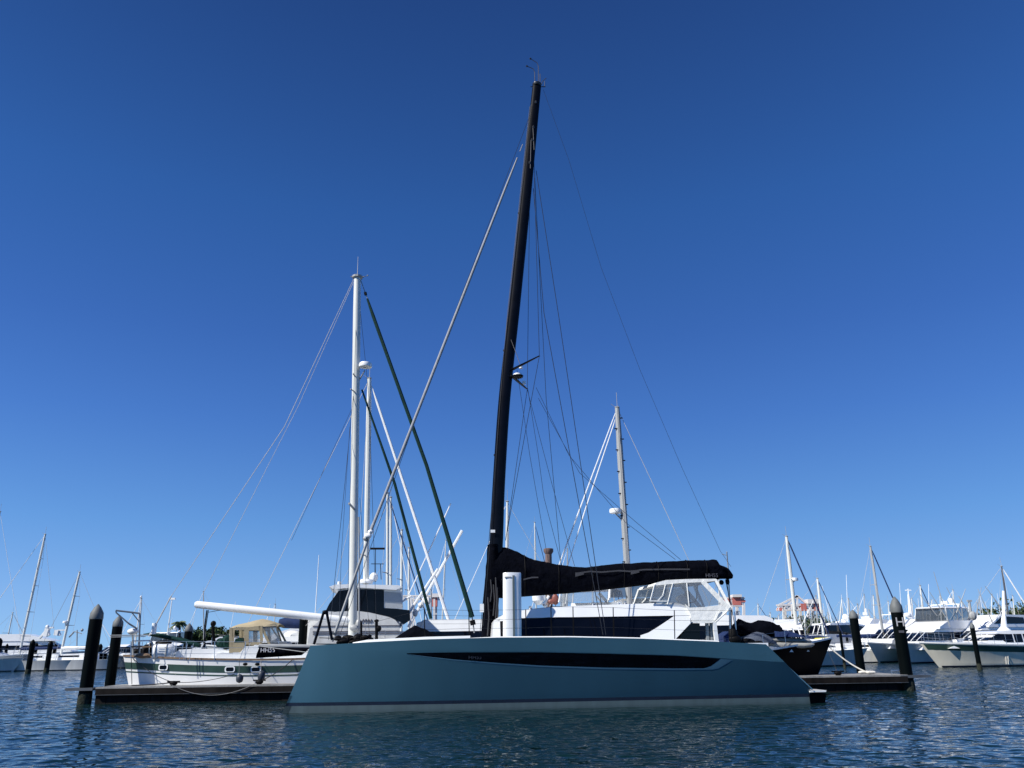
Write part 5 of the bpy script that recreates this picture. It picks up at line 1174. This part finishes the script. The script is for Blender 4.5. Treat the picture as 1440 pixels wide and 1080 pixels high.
yacht('yacht with dark thin mast above the trawler at the right edge', 1424, 1408.5, 797, 80, RIGHT, 12, r=.08, bow_px=(1470,895), stay='white', stay_r=.06, mastm=mat('dark_mast', (.06,.06,.07), .5), spr=(.5,))
# distant yachts of which little more than masts shows
FAR = [(1133,1131,858),(1152,1147,838),(1171,1164,862),(1177,1184,842),(1199,1193,842),(1209,1206,850),(1218,1215,836),(1232,1228,838),(1253,1249,846),(1262,1264,852),(1287,1282,842),(1307,1310,844),(1326,1322,838),(1344,1340,830),(1357,1352,846),(1384,1377,840),(1393,1395,836),(1432,1424,838),
       (1085,1083,862),(1067,1066,850),(1041,1040,860),(8,18,862),(132,140,872),(196,199,842),(288,286,832),(385,387,850),(607,606,790),(620,627,760),(755,752,735),(768,766,790),(797,798,772),(835,833,800),(1102,1101,856),(1012,1011,812)]
WORDS = ['behind the right basin boats', 'beyond the yellow cover cruiser', 'above the tinted cruiser roof', 'left of the rounded cap pile', 'just left of the rounded cap pile tip', 'just right of the rounded cap pile', 'between the two right piles', 'left of the leaning mast by the H pile', 'just left of the H pile cap', 'touching the right side of the H pile', 'right of the H pile', 'left of the clear canopy', 'above the clear canopy roof', 'right of the tall white aerial', 'above the sloping flybridge windscreen', 'behind the trawler wheelhouse', 'left of the trawler mast', 'at the far right edge',
         'left of the long pale crane arm', 'over the black sail cover of the navy yacht', 'right of the short crane', 'left of the tall slanting mast at left', 'left of the big left pile', 'above the davit of the white yacht', 'under the end of the white boom', 'above the tan spray hood', 'between the white outriggers', 'right of the white outriggers', 'right of the black mast', 'above the chimney tower', 'above the middle of the black boom', 'left of the stepped grey mast', 'under the pale crane arm', 'right of the catamaran boom end']
rg = random.Random(11)
for (pb, pt_, yt), wd in zip(FAR, WORDS):
    hd = rg.choice((LEFT, RIGHT))+R(rg.uniform(-12, 12)); Yd = rg.uniform(105, 150) if pb > 200 else 120
    yacht('distant yacht with pale mast '+wd, pb, pt_, yt, Yd, hd, rg.uniform(8.5, 11), r=rg.uniform(.075,.11), stay=rg.choice(('white','dark','grey','white')), stay_r=.04, group='distant yachts beyond the basin', spr=(.55,), mastm=rg.choice((ALLOY, GREYALLOY)), hullm=rg.choice((OLDWHITE, NAVYHULL, CREAM, OLDWHITE)))
NEARLY = [(1096,1095,866),(1106,1102,862),(1128,1125,868),(1145,1141,862),(1156,1154,858),(1168,1165,864),(1187,1184,856),(1203,1200,860),(1226,1222,858),(1240,1237,862),(1257,1254,856),(1271,1269,860),(1298,1295,852),(1315,1312,854),(1334,1331,850),(1349,1346,856),(1364,1362,852),(1378,1374,848),(1402,1399,854),(1418,1414,850),(1437,1433,846)]
for pb, pt_, yt in NEARLY:
    yacht('thin pale far mast among the many standing beyond the right hand basin', pb, pt_, yt, rg.uniform(120, 165), rg.choice((LEFT, RIGHT))+R(rg.uniform(-15, 15)), rg.uniform(8, 10), r=rg.uniform(.06,.09), stay=rg.choice(('white','dark','grey')), stay_r=.035, group='thin masts beyond the right hand basin', spr=(.55,), mastm=rg.choice((ALLOY, GREYALLOY)), cabin=False)
# white tapered radar mast right of the H pile
t = thing('radar_mast_boat', 'white boat with tapered radar mast carrying a radome right of the H pile', 'boat', V((at(1282,905,88).x, 88, 0)), math.pi+R(20))
hl = Hull(12, 4, 2, 1.5); hl.hull(OLDWHITE, t); hl.deck(GELCOAT, t)
yprism([(-4,1.4),(-4,3.2),(0,3.4),(2.5,2.2),(3.5,1.4)], 1.6, 1.4, .1).build('deckhouse', GELCOAT, t, 30, True)
yprism([(-3.5,2.2),(-3.5,2.9),(.4,2.9),(1.8,2.2)], 1.612, 1.4, .1).build('window', GLASS, t, 30, True)
Y = 88; mb = MB(); mb.tube([at(1283,886,Y), at(1280,858,Y), at(1277.5,836,Y)], [.30,.2,.10], 8); mb.beam(at(1273,830,Y), at(1281,830,Y), .1,.1); mb.tube([at(1277.5,838,Y), at(1277,828,Y)], .06, 6); mb.beam(at(1279,850,Y), at(1284,850,Y), .08,.08); mb.build('radar_mast', GELCOAT, t)
mb = MB(); mb.lathe(at(1276,865,Y), [(.3,-.15),(.38,0),(.34,.18),(.02,.28)], 14); mb.beam(at(1276,868,Y), at(1281,869,Y), .5,.12); mb.build('radome', GELCOAT, t)
t = thing('radar_mast_boat', 'white boat with stacked radars on a short mast right of the rounded cap pile', 'boat', V((at(1219,905,92).x, 92, 0)), math.pi+R(25))
hl = Hull(12, 4, 2, 1.5); hl.hull(OLDWHITE, t); hl.deck(GELCOAT, t); Y = 92
yprism([(-4,1.4),(-4,4.0),(0,4.2),(2.5,2.2),(3.5,1.4)], 1.6, 1.4, .1).build('deckhouse', GELCOAT, t, 30, True)
mb = MB(); mb.tube([at(1217.5,885,Y), at(1217.5,856,Y)], .12, 8); mb.beam(at(1212,869,Y), at(1222,868,Y), .3,.3); mb.beam(at(1214,863,Y), at(1219,863,Y), .3,.3); mb.ball(at(1189,868.5,Y), .35,.35,.4, 8); mb.tube([at(1189,869,Y), at(1186,885,Y)], .15, 6); mb.build('radar_mast', GELCOAT, t)

# small yacht with blue boom cover and white canopy next to the catamaran bow
t = thing('sailing_yacht', 'yacht with navy sail cover on its boom, just left of the catamaran bow', 'sailing yacht', V((at(415,905,44).x, 44, 0)), math.pi)
hl = Hull(9, 2.9, 1.3, 1.1); hl.hull(OLDWHITE, t); hl.deck(GELCOAT, t); Y = 44
MB().tube([at(393,876,Y), at(400,876,Y), at(428,877,Y), at(446,878,Y)], [.20,.27,.26,.16], 10).build('sail_cover', BLUECANVAS, t, 60)
mb = MB(); mb.tube([at(446,905,Y), at(447,872,Y)], .10, 8); mb.build('mast', GREYALLOY, t)
mb = MB(); mb.ball(at(412,893,Y), .5,.5,.25, 8); mb.box(at(412,899,Y), (1.2,1,.3)); mb.build('coachroof', GELCOAT, t)
mb = MB(); mb.box(at(440,890,Y), (1.0,.8,1.3)); mb.build('dodger', WHITECANVAS, t)

# ------------------------------------------------------------------ container cranes on the far quay
def crane(label, x0, x1, ybt, ybb, Y, legs, house, arm=None, red=()):
    b = at((x0+x1)/2, 905, Y); b.z = 1.5
    t = thing('container_crane', label, 'crane', b, 0)
    def bx(xa, xb, ya, yb, dp, name, m):
        a, c = at(xa, ya, Y), at(xb, yb, Y); return MB().box(((a.x+c.x)/2, Y, (a.z+c.z)/2), (abs(c.x-a.x), dp, abs(a.z-c.z))).build(name, m, t)
    mb = MB(); n = 8                   # lattice boom
    for dy in (-1.5, 1.5):
        a0, a1 = at(x0, ybt, Y), at(x1, ybt, Y); b0, b1 = at(x0, ybb, Y), at(x1, ybb, Y); o_ = V((0, dy, 0))
        mb.beam(a0+o_, a1+o_, .8,.8); mb.beam(b0+o_, b1+o_, .8,.8)
        for i in range(n):
            mb.beam(b0.lerp(b1, i/n)+o_, a0.lerp(a1, (i+.5)/n)+o_, .5,.5); mb.beam(a0.lerp(a1, (i+.5)/n)+o_, b0.lerp(b1, (i+1)/n)+o_, .5,.5)
    mb.build('boom', CRANEWHITE, t)
    for xa, xb, ya, yb in red: bx(xa, xb, ya, yb, 4, 'machinery', CRANERED)
    for xa, xb, ya, yb in house: bx(xa, xb, ya, yb, 6, 'engine_house', CRANEWHITE)
    for xa, ya, xb, yb in legs:
        mb = MB()
        for dy in (-6, 6): mb.beam(at(xa, ya, Y)+V((0,dy,0)), at(xb, yb, Y)+V((0,dy,0)), 1.2,1.2)
        mb.each('leg', CRANEWHITE, t)
    if arm:
        mb = MB()
        for xa, ya, xb, yb in arm: mb.beam(at(xa,ya,Y), at(xb,yb,Y), .9,.9)
        mb.each('stay_arm', CRANEWHITE, t)
crane('red and white container crane with long pale arm beyond the navy yacht', 1093, 1153, 851, 858, 420, [(1131,858,1133,905),(1149,858,1150,905),(1109,850,1110,905)], [(1133,1150,843,849)], [(1121,818+20,1121,858),(1121,838,1133,848),(1108,850,1121,838),(1121,838,1093,852)], [(1124,1133,849,859),(1142,1152,848,859),(1094,1100,855,859)])
crane('red container crane cut off by the catamaran helm enclosure', 1014, 1046, 841, 852, 400, [(1041,852,1042,905),(1024,852,1024,905)], [(1028,1041,836.5,840)], None, [(1028,1041,840,851),(1019,1026,842,851),(1041,1047,844,847)])
crane('small red crane head between the white outriggers', 566, 622, 838, 843, 520, [(612,843,612,905),(580,843,580,905)], [(606,618,835,840)], None, [(608,615,841,853)])
t = thing('chimney_tower', 'slim brown chimney tower poking above the black sail bag', 'chimney', V((at(771.5,905,330).x, 330, 0)), 0)
Y = 330; mb = MB(); a, b = at(771.8,905,Y), at(771.3,776,Y); mb.tube([a, b], [1.8,1.3], 12); mb.build('shaft', mat('brown_brick', (.15,.10,.085), .9), t); mb = MB(); mb.lathe(b, [(1.3,-1),(2.0,0),(2.0,1.2),(1.3,1.4)], 12); mb.build('rim', mat('brown_brick', (.15,.10,.085), .9), t)
# ------------------------------------------------------------------ far shore
mb = MB(); rg2 = random.Random(5)
rows = []
for i in range(241):
    x = -520+i*(1040/240); rows.append([V((x, 225+rg2.uniform(-2,2), -.5)), V((x, 228+rg2.uniform(-1.5,1.5), 1.0+rg2.uniform(-.4,.6))), V((x, 233+rg2.uniform(-1,1), 1.6+rg2.uniform(-.3,.5))), V((x, 240, 1.2)), V((x, 2600, 1.6))])
structure(mb.grid(rows).build('shore', ROCK, None, 20))
def tree(label, px, Y, h, wd, seed, group='dark trees along the far shore'):
    r_ = random.Random(seed); b = at(px, 905, Y); b.z = 1.2
    t = thing('tree', label, 'tree', b, 0, group)
    mb = MB(); mb.tube([b-V((0,0,.5)), b+V((.2,0,h*.45)), b+V((.1,.1,h*.8))], [.35,.25,.08], 8)
    for k in range(5): a = r_.uniform(0, 6.28); mb.tube([b+V((.1,0,h*.35)), b+V((math.cos(a)*wd*.3, math.sin(a)*wd*.3, h*(.6+.05*k)))], [.14,.05], 5)
    mb.build('trunk', BARK, t)
    mb = MB(); blobs = [(V((r_.uniform(-.36,.36)*wd, r_.uniform(-.3,.3)*wd, h*r_.uniform(.42,.86))), r_.uniform(.13,.24)*wd) for _ in range(14)]
    for c_, rad in blobs:
        for _ in range(75):
            d = V((r_.gauss(0,1), r_.gauss(0,1), r_.gauss(0,.8))).normalized()*rad*r_.uniform(.5,1.08); p = b+c_+d; u_ = V((r_.gauss(0,1), r_.gauss(0,1), r_.gauss(0,1))).normalized(); v_ = u_.cross(V((r_.gauss(0,1), r_.gauss(0,1), r_.gauss(0,1)))).normalized(); s_ = r_.uniform(.20,.42)
            mb.add([p-u_*s_-v_*s_*.5, p+u_*s_*.2-v_*s_*.7, p+u_*s_, p+v_*s_*.6], [(0,1,2,3)])
    mb.build('crown', LEAF, t)
TR = [(1098,250,8,12,'left of the far crane legs'),(1136,250,8.5,13,'between the far crane legs'),(1147,262,8,10,'right of the far crane legs'),(1320,250,9,7,'left of the clear canopy cruiser'),(1172,270,7,10,'behind the tinted cruiser'),
      (284,170,4.6,6,'under the white boom end'),(293,175,5.4,6,'under the white boom'),(303,172,5,6,'left of the tan spray hood'),(247,190,3.2,5,'below the palm'),(259,190,3.4,5,'right of the palm'),(1428,150,6.5,10,'above the right end of the trawler'),(1440,148,7,10,'at the right edge above the trawler'),(1416,156,4.8,8,'behind the trawler mast foot'),(318,168,5,6,'beside the tan spray hood'),(226,240,3.4,7,'left of the palm')]
for k, (px, Y, h, wd, wds) in enumerate(TR): tree('dark green tree '+wds+' on the far shore', px, Y, h, wd, k)
pb_ = at(252, 905, 165); pb_.z = 1.2; pt_ = at(252.5, 876, 165); t = thing('palm_tree', 'lone palm tree with drooping fronds above the green cover of the white yacht', 'palm tree', pb_, 0)
mb = MB(); mb.tube([pb_, pb_.lerp(pt_,.5)+V((.15,0,0)), pt_], [.35,.28,.25], 8); mb.build('trunk', BARK, t)
mb = MB(); r_ = random.Random(9)
for k in range(30):
    a = k*2.4; el_ = r_.uniform(-.3, 1.25); Lf = r_.uniform(1.5,2.1); pts = [pt_ + V((math.cos(a)*math.cos(el_)*Lf*q_, math.sin(a)*math.cos(el_)*Lf*q_, math.sin(el_)*Lf*q_ - 1.1*q_*q_)) for q_ in (0,.25,.5,.75,1)]
    for i in range(4):
        d = (pts[i+1]-pts[i]); s_ = d.cross(V((0,0,1))); s_ = s_.normalized()*.30*(1-i*.2)
        mb.add([pts[i], pts[i]+s_-V((0,0,.25)), pts[i+1]+s_*.6-V((0,0,.2)), pts[i+1]], [(0,1,2,3)]); mb.add([pts[i], pts[i]-s_-V((0,0,.25)), pts[i+1]-s_*.6-V((0,0,.2)), pts[i+1]], [(3,2,1,0)])
mb.build('crown', PALMLEAF, t)
# limestone house on the far shore
hb_ = at(1293, 905, 240); hb_.z = 1.0; t = thing('stone_house', 'small limestone house on the far shore between the H pile and the canopy cruiser', 'house', hb_, 0)
def hbx(x, z, w_, h_, y=-4.0, d=8): return MB().box(hb_+V((x, 4+y+d/2-4, z)), (w_, d, h_))
wl_ = MB().box(hb_+V((0,4,2.2)), (9,8,4.4)).build('wall', STONE, t)
MB().prism([hb_+V((-5,-.4,4.3)), hb_+V((5,-.4,4.3)), hb_+V((3.5,4,6.2)), hb_+V((-3.5,4,6.2))], [hb_+V((-5,8.4,4.3)), hb_+V((5,8.4,4.3)), hb_+V((3.5,4.1,6.2)), hb_+V((-3.5,4.1,6.2))]).build('roof', mat('brown_roof', (.16,.09,.06), .9), t)
for x in (-2.6, 0, 2.6): MB().box(hb_+V((x,-.02,2.6)), (1.0,.1,1.4)).build('window', GLASS, wl_)
